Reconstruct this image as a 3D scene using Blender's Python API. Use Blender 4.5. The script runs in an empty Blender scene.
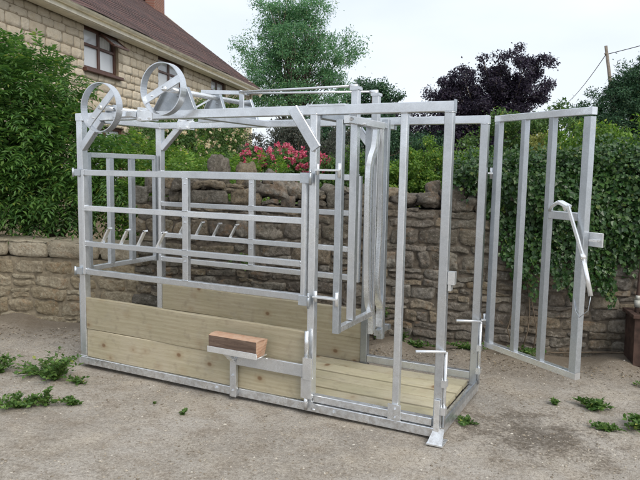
import bpy, math, random
import numpy as np
from mathutils import Vector, Matrix, noise

random.seed(7)
rng = np.random.default_rng(11)
S = bpy.context.scene
COL = S.collection

# ------------------------------------------------------------------ camera
cam_d = bpy.data.cameras.new('camera')
cam = bpy.data.objects.new('camera', cam_d)
COL.objects.link(cam)
yaw, pitch, roll = -0.471167, 0.109328, 0.018137
cy, sy = math.cos(yaw), math.sin(yaw)
fw = Vector((sy*math.cos(pitch), cy*math.cos(pitch), -math.sin(pitch)))
rt = Vector((cy, -sy, 0)); up = rt.cross(fw)
r2 = rt*math.cos(roll) + up*math.sin(roll)
u2 = -rt*math.sin(roll) + up*math.cos(roll)
mw = Matrix((r2, u2, -fw)).transposed().to_4x4()
mw.translation = Vector((4.0201, -3.6229, 1.5991))
cam.matrix_world = mw
cam_d.sensor_width = 36.0
cam_d.lens = 635.05*36/640
cam_d.clip_start = 0.05
cam_d.clip_end = 2000
S.camera = cam

# ------------------------------------------------------------------ world
SUN_EL, SUN_AZ = math.radians(42), math.radians(118)     # azimuth measured from +Y clockwise (towards +X)
w = bpy.data.worlds.new("World"); S.world = w; w.use_nodes = True
nt = w.node_tree; nt.nodes.clear()
out = nt.nodes.new('ShaderNodeOutputWorld')
bg = nt.nodes.new('ShaderNodeBackground'); bg.inputs['Strength'].default_value = 0.12
sky = nt.nodes.new('ShaderNodeTexSky'); sky.sky_type = 'NISHITA'; sky.sun_disc = False
sky.sun_elevation = SUN_EL; sky.sun_rotation = SUN_AZ
sky.air_density = 1.0; sky.dust_density = 3.0; sky.ozone_density = 1.0
tc = nt.nodes.new('ShaderNodeTexCoord')
mp = nt.nodes.new('ShaderNodeMapping'); mp.inputs['Scale'].default_value = (1.5, 1.5, 4.0)
nz = nt.nodes.new('ShaderNodeTexNoise'); nz.inputs['Scale'].default_value = 1.6; nz.inputs['Detail'].default_value = 5
rp = nt.nodes.new('ShaderNodeValToRGB')
rp.color_ramp.elements[0].position = 0.30; rp.color_ramp.elements[0].color = (0.72, 0.72, 0.72, 1)
rp.color_ramp.elements[1].position = 0.65; rp.color_ramp.elements[1].color = (0.96, 0.96, 0.96, 1)
mx = nt.nodes.new('ShaderNodeMixRGB'); mx.inputs[2].default_value = (7.0, 7.5, 8.2, 1)
L = nt.links.new
L(tc.outputs['Generated'], mp.inputs[0]); L(mp.outputs[0], nz.inputs['Vector'])
L(nz.outputs[0], rp.inputs[0]); L(rp.outputs[0], mx.inputs[0]); L(sky.outputs[0], mx.inputs[1])
L(mx.outputs[0], bg.inputs[0]); L(bg.outputs[0], out.inputs[0])

# ------------------------------------------------------------------ sun (thin overcast)
sd = bpy.data.lights.new('sun', 'SUN'); sd.energy = 2.0; sd.angle = math.radians(36); sd.color = (1.0, 0.94, 0.84)
so = bpy.data.objects.new('sun', sd); COL.objects.link(so)
sdir = Vector((math.sin(SUN_AZ)*math.cos(SUN_EL), math.cos(SUN_AZ)*math.cos(SUN_EL), math.sin(SUN_EL)))
so.rotation_euler = sdir.to_track_quat('Z', 'Y').to_euler(); so.location = sdir*30
S.view_settings.view_transform = 'Standard'; S.view_settings.look = 'None'
S.view_settings.exposure = 0.28; S.view_settings.gamma = 1.0
S.view_settings.use_curve_mapping = False
S.cycles.max_bounces = 6; S.cycles.transparent_max_bounces = 8

# ================================================================== materials
def rgb(c): return (c[0], c[1], c[2], 1)
class NT:
    def __init__(s, name):
        s.m = bpy.data.materials.new(name); s.m.use_nodes = True
        s.t = s.m.node_tree; s.b = s.t.nodes['Principled BSDF']
    def n(s, typ, **kw):
        nd = s.t.nodes.new('ShaderNode'+typ)
        for k, v in kw.items():
            if k in nd.inputs: nd.inputs[k].default_value = v
            else: setattr(nd, k, v)
        return nd
    def l(s, a, b): s.t.links.new(a, b)
    def coord(s, scale=(1, 1, 1), kind='Object'):
        c = s.n('TexCoord'); m = s.n('Mapping'); m.inputs['Scale'].default_value = scale
        s.l(c.outputs[kind], m.inputs[0]); return m.outputs[0]
    def noise(s, vec, scale, detail=4, rough=.55, dist=0):
        a = s.n('TexNoise'); a.inputs['Scale'].default_value = scale; a.inputs['Detail'].default_value = detail
        a.inputs['Roughness'].default_value = rough; a.inputs['Distortion'].default_value = dist
        s.l(vec, a.inputs['Vector']); return a.outputs[0]
    def ramp(s, fac, stops):
        r = s.n('ValToRGB'); e = r.color_ramp.elements
        while len(e) < len(stops): e.new(0.5)
        for i, (p, c) in enumerate(stops): e[i].position = p; e[i].color = rgb(c) if not isinstance(c, float) else (c, c, c, 1)
        s.l(fac, r.inputs[0]); return r.outputs[0]
    def mix(s, fac, a, b, mode='MIX'):
        m = s.n('MixRGB'); m.blend_type = mode
        for i, v in ((0, fac), (1, a), (2, b)):
            if hasattr(v, 'is_output') or isinstance(v, bpy.types.NodeSocket): s.l(v, m.inputs[i])
            elif i == 0: m.inputs[0].default_value = v
            else: m.inputs[i].default_value = rgb(v)
        return m.outputs[0]
    def bump(s, h, strength=.3, dist=.01, prev=None):
        b = s.n('Bump'); b.inputs['Strength'].default_value = strength; b.inputs['Distance'].default_value = dist
        s.l(h, b.inputs['Height'])
        if prev is not None: s.l(prev, b.inputs['Normal'])
        return b.outputs[0]
    def set(s, col=None, rough=None, metal=None, normal=None, spec=None):
        for k, v in (('Base Color', col), ('Roughness', rough), ('Metallic', metal), ('Normal', normal), ('Specular IOR Level', spec)):
            if v is None: continue
            if isinstance(v, bpy.types.NodeSocket): s.l(v, s.b.inputs[k])
            elif k == 'Base Color': s.b.inputs[k].default_value = rgb(v)
            else: s.b.inputs[k].default_value = v
        return s.m
    def island(s):
        g = s.n('NewGeometry'); return g.outputs['Random Per Island']
    def objrand(s):
        g = s.n('ObjectInfo'); return g.outputs['Random']

def mat_galv(name, base=(.69, .72, .755), metal=.88, r0=.22, r1=.40):
    t = NT(name); v = t.coord()
    n0 = t.noise(v, 4.5, 5, .6); n1 = t.noise(v, 34, 6, .7); n2 = t.noise(v, 120, 3)
    vo = t.n('TexVoronoi'); vo.inputs['Scale'].default_value = 150; t.l(v, vo.inputs['Vector'])
    bw = t.n('RGBToBW'); t.l(vo.outputs['Color'], bw.inputs[0])
    c = t.ramp(n0, [(.30, tuple(x*.84 for x in base)), (.5, base), (.72, tuple(min(1, x*1.12) for x in base))])
    c = t.mix(t.ramp(n1, [(.25, .22), (.50, 0.0)]), c, tuple(x*.84 for x in base))
    c = t.mix(t.ramp(n1, [(.55, 0.0), (.80, .30)]), c, tuple(min(.9, x*1.15) for x in base))
    c = t.mix(.09, c, t.ramp(bw.outputs[0], [(.2, .30), (.8, 1.0)]))
    hv = t.n('HueSaturation'); t.l(c, hv.inputs['Color']); vr = t.n('MapRange'); t.l(t.objrand(), vr.inputs['Value'])
    vr.inputs['To Min'].default_value = .84; vr.inputs['To Max'].default_value = 1.12; t.l(vr.outputs[0], hv.inputs['Value']); c = hv.outputs[0]
    # mud splashed up from the yard on the lowest lengths
    gp_ = t.n('NewGeometry'); sz_ = t.n('SeparateXYZ'); t.l(gp_.outputs['Position'], sz_.inputs[0])
    ml = t.n('MapRange'); t.l(sz_.outputs[2], ml.inputs['Value']); ml.inputs['From Min'].default_value = .0; ml.inputs['From Max'].default_value = .16; ml.inputs['To Min'].default_value = .38; ml.inputs['To Max'].default_value = .0
    mm_ = t.n('Math', operation='MULTIPLY'); t.l(ml.outputs[0], mm_.inputs[0]); t.l(t.ramp(n1, [(.42, 0.0), (.62, 1.0)]), mm_.inputs[1])
    c = t.mix(mm_.outputs[0], c, (.27, .22, .165))
    rr = t.ramp(n0, [(.3, r1), (.7, r0)])
    mm = t.ramp(n1, [(.35, metal*.8), (.6, metal)])
    nm = t.bump(n1, .12, .002); nm = t.bump(n0, .20, .012, nm)
    return t.set(c, rr, mm, nm)
GALV = mat_galv('galvanised_steel')
GALV_D = mat_galv('dull_galvanised_steel', (.49, .53, .57), .92, .30, .46)
GALV_B = mat_galv('bright_galvanised_steel', (.82, .84, .86), .8, .22, .34)

def mat_wood(name, a, b, knot=(.16, .09, .045), green=.25):
    t = NT(name); v = t.coord(); orr = t.objrand()
    off = t.n('VectorMath', operation='ADD'); sc = t.n('VectorMath', operation='SCALE')
    cmb = t.n('CombineXYZ'); t.l(orr, cmb.inputs[0]); t.l(orr, cmb.inputs[2])
    t.l(cmb.outputs[0], sc.inputs[0]); sc.inputs['Scale'].default_value = 17
    t.l(v, off.inputs[0]); t.l(sc.outputs[0], off.inputs[1])
    v = off.outputs[0]
    st = t.n('Mapping'); st.inputs['Scale'].default_value = (.45, 3, 9); t.l(v, st.inputs[0])
    # knots
    km = t.n('Mapping'); km.inputs['Scale'].default_value = (5.0, 3.0, 6.5); t.l(v, km.inputs[0])
    kv = t.n('TexVoronoi'); kv.inputs['Scale'].default_value = 1.0; t.l(km.outputs[0], kv.inputs['Vector'])
    kd = t.ramp(kv.outputs['Distance'], [(.06, .85), (.13, 0.0)])
    kring = t.ramp(kv.outputs['Distance'], [(.08, 1.0), (.30, 0.0)])
    wv = t.n('TexWave', wave_type='BANDS', bands_direction='Z'); wv.inputs['Scale'].default_value = 1.1
    wv.inputs['Distortion'].default_value = 5; wv.inputs['Detail'].default_value = 3; wv.inputs['Detail Scale'].default_value = 1.3
    t.l(st.outputs[0], wv.inputs['Vector'])
    n2 = t.noise(st.outputs[0], 5, 5); n3 = t.noise(v, 2.2, 4)
    c = t.mix(t.ramp(wv.outputs[0], [(.0, 0.0), (1., .65)]), a, b)
    c = t.mix(t.ramp(n2, [(.35, .45), (.75, 0.0)]), c, (a[0]*.6, a[1]*.58, a[2]*.5))
    c = t.mix(t.ramp(n3, [(.35, 0.0), (.75, float(green))]), c, (.20, .205, .095))
    c = t.mix(t.ramp(n3, [(.25, .30), (.5, 0.0)]), c, (.33, .31, .27))
    kk = t.n('Math', operation='MULTIPLY'); t.l(kring, kk.inputs[0]); kk.inputs[1].default_value = .35
    c = t.mix(kk.outputs[0], c, (.27, .17, .085))
    c = t.mix(kd, c, knot)
    # grime from end to end, with a shape of its own
    n4 = t.noise(v, 14, 6); c = t.mix(t.ramp(n4, [(.55, 0.0), (.75, .45)]), c, (.20, .165, .12))
    fg_ = t.n('Mapping'); fg_.inputs['Scale'].default_value = (2.5, 40, 70); t.l(v, fg_.inputs[0]); n5 = t.noise(fg_.outputs[0], 3, 5, .7)
    c = t.mix(t.ramp(n5, [(.35, .40), (.50, 0.0)]), c, (.26, .20, .12))
    n6 = t.noise(v, 5.5, 6, .7); c = t.mix(t.ramp(n6, [(.56, 0.0), (.68, .30)]), c, (.30, .28, .235))
    # weathering differs from board to board
    hv = t.n('HueSaturation'); t.l(c, hv.inputs['Color'])
    vr = t.n('MapRange'); t.l(orr, vr.inputs['Value']); vr.inputs['To Min'].default_value = .82; vr.inputs['To Max'].default_value = 1.12
    t.l(vr.outputs[0], hv.inputs['Value'])
    nm = t.bump(n5, .35, .003)
    return t.set(hv.outputs[0], .75, 0, nm, .3)
WOOD = mat_wood('treated_pine', (.50, .44, .325), (.415, .36, .255), green=.30)
WOOD_F = mat_wood('weathered_pine', (.54, .49, .36), (.45, .405, .29), green=.34)

def mat_leaf(name, stops, trans=.35, rough=.5, spec=.35, extra=None):
    t = NT(name); i = t.island()
    c = t.ramp(i, stops)
    v = t.coord(); n = t.noise(v, 1.7, 3)
    c = t.mix(t.ramp(n, [(.35, .45), (.65, 0.0)]), c, tuple(x*.55 for x in stops[0][1]))
    wn = t.n('TexWhiteNoise', noise_dimensions='1D'); t.l(i, wn.inputs['W'])
    c = t.mix(t.ramp(wn.outputs['Value'], [(.955, 0.0), (.975, .55)]), c, tuple(min(.5, x*k) for x, k in zip(stops[-1][1], (2.1, 1.35, 1.2))))
    t.set(c, rough, 0, None, spec)
    tr = t.n('BsdfTranslucent'); ms = t.n('MixShader'); ms.inputs[0].default_value = trans
    hv = t.n('HueSaturation'); t.l(c, hv.inputs['Color']); hv.inputs['Value'].default_value = 1.5; hv.inputs['Saturation'].default_value = 1.1
    t.l(hv.outputs[0], tr.inputs[0])
    o = t.t.nodes['Material Output']
    t.l(t.b.outputs[0], ms.inputs[1]); t.l(tr.outputs[0], ms.inputs[2]); t.l(ms.outputs[0], o.inputs[0])
    return t.m
def mat_plain(name, c, rough=.7, metal=0., var=.25, scale=20, bump=.2, spec=.4):
    t = NT(name); v = t.coord(); n = t.noise(v, scale, 5)
    lo = tuple(x*(1-var) for x in c); hi = tuple(min(1, x*(1+var)) for x in c)
    return t.set(t.ramp(n, [(.3, lo), (.7, hi)]), rough, metal, t.bump(n, bump, .004), spec)
BARK = mat_plain('bark', (.085, .07, .055), .9, 0, .45, 14, .7)
STEMG = mat_plain('green_stem', (.10, .13, .04), .7, 0, .3, 30, .2)

def mat_stone(name, stops, mossc, moss=.3, lich=(.42, .40, .36), scale=1., dark=(.05, .045, .035), rust=(.24, .14, .07)):
    t = NT(name); v = t.coord(); i = t.island()
    c = t.ramp(i, stops)
    n1 = t.noise(v, 7*scale, 7, .65); n2 = t.noise(v, 38*scale, 5, .6); n3 = t.noise(v, 1.3, 4); n4 = t.noise(v, 17*scale, 6, .7, .4)
    c = t.mix(t.ramp(n1, [(.32, .65), (.52, 0.0)]), c, dark)
    c = t.mix(t.ramp(n4, [(.56, 0.0), (.70, .55)]), c, lich)
    c = t.mix(t.ramp(n3, [(.42, 0.0), (.70, float(moss))]), c, mossc)
    c = t.mix(t.ramp(n2, [(.30, .75), (.52, 0.0)]), c, tuple(x*1.2 for x in dark))
    c = t.mix(t.ramp(n2, [(.55, 0.0), (.72, .5)]), c, lich)
    n5 = t.noise(v, 4.2*scale, 6, .7, 1.2); c = t.mix(t.ramp(n5, [(.56, 0.0), (.66, .45)]), c, rust)
    n6 = t.noise(v, 90*scale, 4, .7)
    nm = t.bump(n6, .6, .004); nm = t.bump(n2, .9, .010, nm); nm = t.bump(n4, .8, .02, nm); nm = t.bump(n1, .7, .03, nm)
    return t.set(c, .92, 0, nm, .2)
DARKSTONE = mat_stone('lichened_rubble', [(0, (.105, .09, .076)), (.3, (.17, .15, .127)), (.5, (.13, .112, .095)), (.7, (.225, .18, .125)), (.85, (.215, .20, .175)), (1, (.10, .085, .071))], (.10, .095, .062), .45, (.33, .31, .275), rust=(.20, .12, .065))
PALESTONE = mat_stone('ochre_rubble', [(0, (.25, .205, .135)), (.4, (.31, .265, .19)), (.7, (.27, .235, .17)), (1, (.38, .335, .25))], (.15, .125, .07), .45, (.46, .41, .31), dark=(.13, .10, .065))
COPESTONE = mat_stone('pale_coping', [(0, (.34, .30, .225)), (1, (.42, .375, .29))], (.17, .15, .105), .55, (.48, .43, .34), dark=(.16, .13, .09))
HOUSESTONE = mat_stone('cut_limestone', [(0, (.47, .41, .32)), (.35, (.59, .52, .41)), (.7, (.53, .47, .37)), (1, (.66, .595, .485))], (.46, .385, .27), .30, (.62, .55, .44), .8, (.42, .355, .26), (.56, .46, .31))
MORTAR_D = mat_plain('dark_mortar', (.10, .085, .068), .95, 0, .5, 22, 1.0, .1)
MORTAR_P = mat_plain('pale_mortar', (.20, .168, .12), .95, 0, .4, 20, 1.0, .1)
MORTAR_H = mat_plain('lime_mortar', (.26, .215, .155), .95, 0, .2, 10, .4, .1)

# ================================================================== mesh tools
class MB:
    def __init__(s): s.v = []; s.f = []; s.sm = []
    def add(s, vs, fs, smooth=False):
        o = len(s.v); s.v += [tuple(x) for x in vs]; s.f += [tuple(i+o for i in f) for f in fs]; s.sm += [smooth]*len(fs)
    def box(s, a, b, ch=.0):
        c = [(a[i]+b[i])/2 for i in range(3)]
        ax = max(range(3), key=lambda i: abs(b[i]-a[i]))
        if ax == 0: s.bar((a[0], c[1], c[2]), (b[0], c[1], c[2]), abs(b[1]-a[1]), abs(b[2]-a[2]), ch)
        elif ax == 1: s.bar((c[0], a[1], c[2]), (c[0], b[1], c[2]), abs(b[0]-a[0]), abs(b[2]-a[2]), ch)
        else: s.bar((c[0], c[1], a[2]), (c[0], c[1], b[2]), abs(b[0]-a[0]), abs(b[1]-a[1]), ch, ref=(0, 1, 0))
        return s
    def bar(s, p, q, w, h, ch=.003, ref=(0, 0, 1)):
        p = Vector(p); q = Vector(q); d = (q-p).normalized(); ref = Vector(ref)
        if abs(d.dot(ref)) > .95: ref = Vector((0, 1, 0)) if abs(d.y) < .9 else Vector((1, 0, 0))
        x = d.cross(ref).normalized(); y = x.cross(d).normalized()
        a, b = w/2, h/2; c = min(ch, a*.9, b*.9)
        if c > 0: sec = [(-a+c, -b), (a-c, -b), (a, -b+c), (a, b-c), (a-c, b), (-a+c, b), (-a, b-c), (-a, -b+c)]
        else: sec = [(-a, -b), (a, -b), (a, b), (-a, b)]
        n = len(sec); vs = []
        for pt in (p, q):
            for u, v in sec: vs.append(pt + x*u + y*v)
        fs = [tuple(range(n))[::-1], tuple(range(n, 2*n))]
        for i in range(n): fs.append((i, (i+1) % n, n+(i+1) % n, n+i))
        s.add(vs, fs); return s
    def tube(s, pts, r, n=8, smooth=True, cap=True):
        pts = [Vector(p) for p in pts]; m = len(pts)
        if not hasattr(r, '__len__'): r = [r]*m
        vs = []; px = None
        for i, p in enumerate(pts):
            d = (pts[min(i+1, m-1)] - pts[max(i-1, 0)]).normalized()
            if px is None: px = d.orthogonal().normalized()
            px = (px - d*px.dot(d)); px = px.normalized() if px.length > 1e-6 else d.orthogonal().normalized()
            py = d.cross(px)
            for k in range(n):
                a = 2*math.pi*k/n; vs.append(p + (px*math.cos(a)+py*math.sin(a))*r[i])
        fs = []
        for i in range(m-1):
            for k in range(n): fs.append((i*n+k, i*n+(k+1) % n, (i+1)*n+(k+1) % n, (i+1)*n+k))
        if cap: fs.append(tuple(range(n))[::-1]); fs.append(tuple(range((m-1)*n, m*n)))
        s.add(vs, fs, smooth); return s
    def prism(s, poly, off):
        """flat polygon (3-D points) extruded by off"""
        n = len(poly); o = Vector(off)
        vs = [Vector(p) for p in poly] + [Vector(p)+o for p in poly]
        fs = [tuple(range(n)), tuple(range(n, 2*n))[::-1]] + [(i, n+i, n+(i+1) % n, (i+1) % n) for i in range(n)]
        s.add(vs, fs); return s
    def hoop(s, c, r, width, th, n=56):
        """flat-iron hoop, axis along Y"""
        vs = []; fs = []
        for k in range(n):
            a = 2*math.pi*k/n; ca, sa = math.cos(a), math.sin(a)
            for rr, yy in ((r, -width/2), (r, width/2), (r-th, width/2), (r-th, -width/2)):
                vs.append((c[0]+rr*ca, c[1]+yy, c[2]+rr*sa))
        for k in range(n):
            j = (k+1) % n
            for e in range(4): fs.append((k*4+e, j*4+e, j*4+(e+1) % 4, k*4+(e+1) % 4))
        s.add(vs, fs); return s
    def build(s, name, mat, parent=None):
        me = bpy.data.meshes.new(name); me.from_pydata(s.v, [], s.f); me.update()
        me.polygons.foreach_set('use_smooth', s.sm)
        me.materials.append(mat)
        import bmesh
        bm = bmesh.new(); bm.from_mesh(me); bmesh.ops.recalc_face_normals(bm, faces=bm.faces); bm.to_mesh(me); bm.free()
        o = bpy.data.objects.new(name, me); COL.objects.link(o)
        if parent: o.parent = parent
        return o

def tag(o, label=None, cat=None, group=None, kind=None):
    for k, v in (('label', label), ('category', cat), ('group', group), ('kind', kind)):
        if v: o[k] = v
    return o
def empty(name, loc=(0, 0, 0), rz=0):
    o = bpy.data.objects.new(name, None); COL.objects.link(o); o.location = loc; o.rotation_euler = (0, 0, rz)
    o.empty_display_size = .2; return o
def npmesh(name, V, F, mat, parent=None, smooth=False, n=3):
    me = bpy.data.meshes.new(name); V = np.asarray(V, np.float32); F = np.asarray(F, np.int32)
    me.vertices.add(len(V)); me.vertices.foreach_set('co', V.ravel())
    me.loops.add(F.size); me.loops.foreach_set('vertex_index', F.ravel())
    me.polygons.add(len(F)); me.polygons.foreach_set('loop_start', np.arange(0, F.size, n, dtype=np.int32))
    me.polygons.foreach_set('use_smooth', np.full(len(F), smooth))
    me.update(calc_edges=True); me.materials.append(mat)
    o = bpy.data.objects.new(name, me); COL.objects.link(o)
    if parent: o.parent = parent
    return o

# ---- leaves
def unit(a): return a/np.maximum(np.linalg.norm(a, axis=1, keepdims=True), 1e-9)
def leaf_arrays(P, size, A=None, N=None, width=.6, fold=.25, sj=.35):
    """rhombic leaves folded along the midrib; A growth direction, N face normal"""
    n = len(P)
    A = unit(rng.normal(size=(n, 3))) if A is None else unit(A)
    N = rng.normal(size=(n, 3)) if N is None else N
    B = unit(np.cross(A, N)); N = unit(np.cross(B, A))
    s = size*(1+sj*rng.uniform(-1, 1, (n, 1)))
    mid = P + A*s*.42 + N*s*fold*.3
    tip = P + A*s - N*s*fold*.25
    V = np.stack([P, mid+B*s*width/2, tip, mid-B*s*width/2, P+A*s*.45], 1)   # 5 verts, last one on midrib
    V[:, 4] -= N*s*fold*.12
    V = V.reshape(-1, 3); b = np.arange(n)[:, None]*5
    F = np.concatenate([b+[0, 1, 4], b+[1, 2, 4], b+[0, 4, 3], b+[3, 4, 2]], 0)
    return V, F
def merge(parts):
    Vs, Fs, o = [], [], 0
    for V, F in parts: Vs.append(V); Fs.append(F+o); o += len(V)
    return np.concatenate(Vs), np.concatenate(Fs)

def clumps_in(lobes, n, hollow=.55):
    vol = np.array([a[3]*a[4]*a[5] for a in lobes]); k = rng.choice(len(lobes), n, p=vol/vol.sum())
    Lb = np.array(lobes)[k]; d = unit(rng.normal(size=(n, 3)))
    r = (hollow + (1-hollow)*rng.random((n, 1)))**.8
    return Lb[:, :3] + d*r*Lb[:, 3:6]*(.9+.22*rng.random((n, 1))), d
def crown(name, lobes, n_cl, per, cr, size, mat, parent, width=.6, hollow=.5, stray=.06, up=.4):
    C, D = clumps_in(lobes, n_cl, hollow)
    rad = cr*(.55+.9*rng.random((n_cl, 1)))
    idx = np.repeat(np.arange(n_cl), per)
    off = unit(rng.normal(size=(len(idx), 3)))*(rng.random((len(idx), 1))**.45)
    P = C[idx] + off*rad[idx]*np.array([1, 1, .75])
    st = rng.random(len(idx)) < stray
    P[st] += off[st]*rad[idx][st]*.9
    N = off*.7 + D[idx]*.4 + np.array([0, 0, up]) + rng.normal(size=P.shape)*.55
    A = off*.5 + np.array([0, 0, -.25]) + rng.normal(size=P.shape)*.6
    V, F = leaf_arrays(P, size, A, N, width)
    return npmesh(name, V, F, mat, parent), C
def limbs(name, base, fork, C, r0, parent, mat=BARK, k=40, lean=(0, 0, 0), multi=1):
    m = MB(); base = Vector(base); fork = Vector(fork)
    for j in range(multi):
        b = base + Vector((random.uniform(-.3, .3)*(j > 0), random.uniform(-.3, .3)*(j > 0), 0))
        f = fork + Vector((random.uniform(-.5, .5)*(j > 0), random.uniform(-.5, .5)*(j > 0), random.uniform(-.4, .4)*(j > 0)))
        mid = b.lerp(f, .5) + Vector((random.uniform(-.1, .1), random.uniform(-.1, .1), 0))*r0*6
        m.tube([b - Vector((0, 0, .1)), b+Vector((0, 0, .15)), mid, f], [r0*1.5, r0*1.05, r0*.85, r0*.6], 9)
    sel = list(range(len(C))); random.shuffle(sel)
    for i in sel[:k]:
        e = Vector(C[i]); st = base.lerp(fork, random.uniform(.55, 1.0))
        l = (e-st).length
        m1 = st.lerp(e, .35) + Vector((random.uniform(-1, 1), random.uniform(-1, 1), random.uniform(0, 1.2)))*l*.08
        m2 = st.lerp(e, .7) + Vector((random.uniform(-1, 1), random.uniform(-1, 1), random.uniform(0, 1.0)))*l*.07
        rr = r0*random.uniform(.22, .42)
        m.tube([st, m1, m2, e], [rr, rr*.7, rr*.42, rr*.12], 6)
    return m.build(name, mat, parent)

# ---- stones
def fbm(x, y, z): return noise.fractal(Vector((x, y, z)), 1.0, 2.0, 3)
def stone_patch(m, s0, s1, z0, z1, depth, fx, gap=.012, nu=8, nv=6, power=6, rough=.012, warp=.02, seed=0, rec=.45, edge=.012, dome=.25, lip=.015):
    """one stone: a rounded, roughened front face; fx maps (s, outward depth, z) to world"""
    w_, h_ = (s1-s0-gap)/2, (z1-z0-gap)/2; cs, cz = (s0+s1)/2, (z0+z1)/2
    tilt = random.uniform(-.04, .04); vs = []
    dd = depth*random.uniform(.55, 1.35); ta, tb = random.uniform(-.25, .25), random.uniform(-.25, .25)
    for j in range(nv+1):
        for i in range(nu+1):
            eu = min(.4, edge/max(w_, .01)); ev = min(.4, edge/max(h_, .01))
            u = -1. if i == 0 else 1. if i == nu else (1-eu)*(-1+2*(i-1)/(nu-2))
            v = -1. if j == 0 else 1. if j == nv else (1-ev)*(-1+2*(j-1)/(nv-2))
            r = 0. if (i in (0, nu) or j in (0, nv)) else 1-dome*(u**4+v**4)/2
            k = 1 - .10*(abs(u)*abs(v))**2
            a = cs + u*w_*k + v*h_*tilt; b = cz + v*h_*k + u*w_*tilt*.5
            a += warp*fbm(a*5, b*5, seed+9); b += warp*fbm(a*5+20, b*5, seed+3)
            d = -lip + (dd+lip)*r*(1+ta*u+tb*v) + rough*fbm(a*14, b*14, seed)*(r > 0)
            vs.append(fx(a, d, b))
    fs = [(j*(nu+1)+i, j*(nu+1)+i+1, (j+1)*(nu+1)+i+1, (j+1)*(nu+1)+i) for j in range(nv) for i in range(nu)]
    m.add(vs, fs, True)
def rock(m, c, rx, ry, rz, seed, n=9, rough=.22):
    vs = []; fs = []; rot = Matrix.Rotation(random.uniform(0, 6.3), 3, 'Z')
    for j in range(n+1):
        th = math.pi*j/n
        for i in range(n+3):
            ph = 2*math.pi*i/(n+3)
            d = Vector((math.sin(th)*math.cos(ph), math.sin(th)*math.sin(ph), math.cos(th)))
            q = Vector([math.copysign(abs(x)**.75, x) for x in d])
            q *= 1+rough*fbm(d.x*1.3+seed*3.1, d.y*1.3, d.z*1.3)+.10*fbm(d.x*4+seed, d.y*4, d.z*4)
            q = Vector((q.x*rx, q.y*ry, q.z*rz)); q = rot @ q
            vs.append((c[0]+q.x, c[1]+q.y, c[2]+q.z))
    k = n+3
    for j in range(n):
        for i in range(k): fs.append((j*k+i, j*k+(i+1) % k, (j+1)*k+(i+1) % k, (j+1)*k+i))
    m.add(vs, fs, True)

# ================================================================== ground
def axis(lo, hi, a, b, step, far):
    near = list(np.arange(a, b+1e-6, step)); o = []; x = b; st = step
    while x < hi: st *= 1.25; x += st; o.append(min(x, hi))
    o2 = []; x = a; st = step
    while x > lo: st *= 1.25; x -= st; o2.append(max(x, lo))
    return np.array(o2[::-1]+near+o)
gx = axis(-400, 400, -3.2, 6.0, .04, 0); gy = axis(-400, 600, -3.4, 3.0, .04, 0)
X, Y = np.meshgrid(gx, gy)
Z = np.zeros_like(X)
for k, (fr, am) in enumerate([(1.1, .010), (2.3, .006), (5.1, .004), (11.7, .0022), (23., .0012)]):
    a = rng.uniform(0, 6.3, 6)
    Z += am*(np.sin(X*fr+a[0]+1.3*np.sin(Y*fr*.7+a[1]))*np.sin(Y*fr*1.1+a[2]+1.1*np.sin(X*fr*.8+a[3])))
crush_d = np.maximum(np.maximum(-X, X-3.02), np.maximum(-Y, Y-.97))         # keep it below the crush floor
Z -= .022
Z = np.where(crush_d < .0, np.minimum(Z, -.012), Z)
# silt banked against the foot of the wall
wy = .92+.30*X
Z += .09*np.exp(-np.clip(wy-.0-Y, 0, 9)/.16)*(Y < wy+.5)*(X > -4)*(X < 7) * (.6+.4*np.sin(X*7+np.sin(X*3)))
Z += .05*np.clip((Y-wy)/.2, 0, 1)*(X > -4)*(X < 7)*0
V = np.stack([X, Y, Z], -1).reshape(-1, 3); nx = len(gx); ny = len(gy)
ii = (np.arange(ny-1)[:, None]*nx+np.arange(nx-1)[None]).ravel()
F = np.stack([ii, ii+1, ii+nx+1, ii+nx], 1)
t = NT('yard_dirt'); v = t.coord()
n1 = t.noise(v, .9, 6, .6); n2 = t.noise(v, 5, 7, .65); n3 = t.noise(v, 45, 5, .7); n4 = t.noise(v, 140, 3, .6); n5 = t.noise(v, 2.2, 5, .6, .8)
c = t.ramp(n1, [(.34, (.258, .232, .20)), (.5, (.335, .305, .265)), (.64, (.41, .38, .34))])
c = t.mix(t.ramp(n2, [(.36, .6), (.55, 0.0)]), c, (.215, .175, .13))
c = t.mix(t.ramp(n5, [(.52, 0.0), (.72, .6)]), c, (.45, .395, .32))
vor = t.n('TexVoronoi'); vor.inputs['Scale'].default_value = 75; t.l(v, vor.inputs['Vector'])
gr = t.ramp(n3, [(.36, .45), (.50, 0.0)]); c = t.mix(gr, c, (.12, .10, .075))
gr2 = t.ramp(n3, [(.53, 0.0), (.68, .45)]); c = t.mix(gr2, c, (.54, .49, .42))
c = t.mix(t.ramp(n4, [(.38, .45), (.5, 0.0)]), c, (.16, .135, .11)); c = t.mix(t.ramp(n4, [(.55, 0.0), (.68, .4)]), c, (.56, .52, .46))
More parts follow.
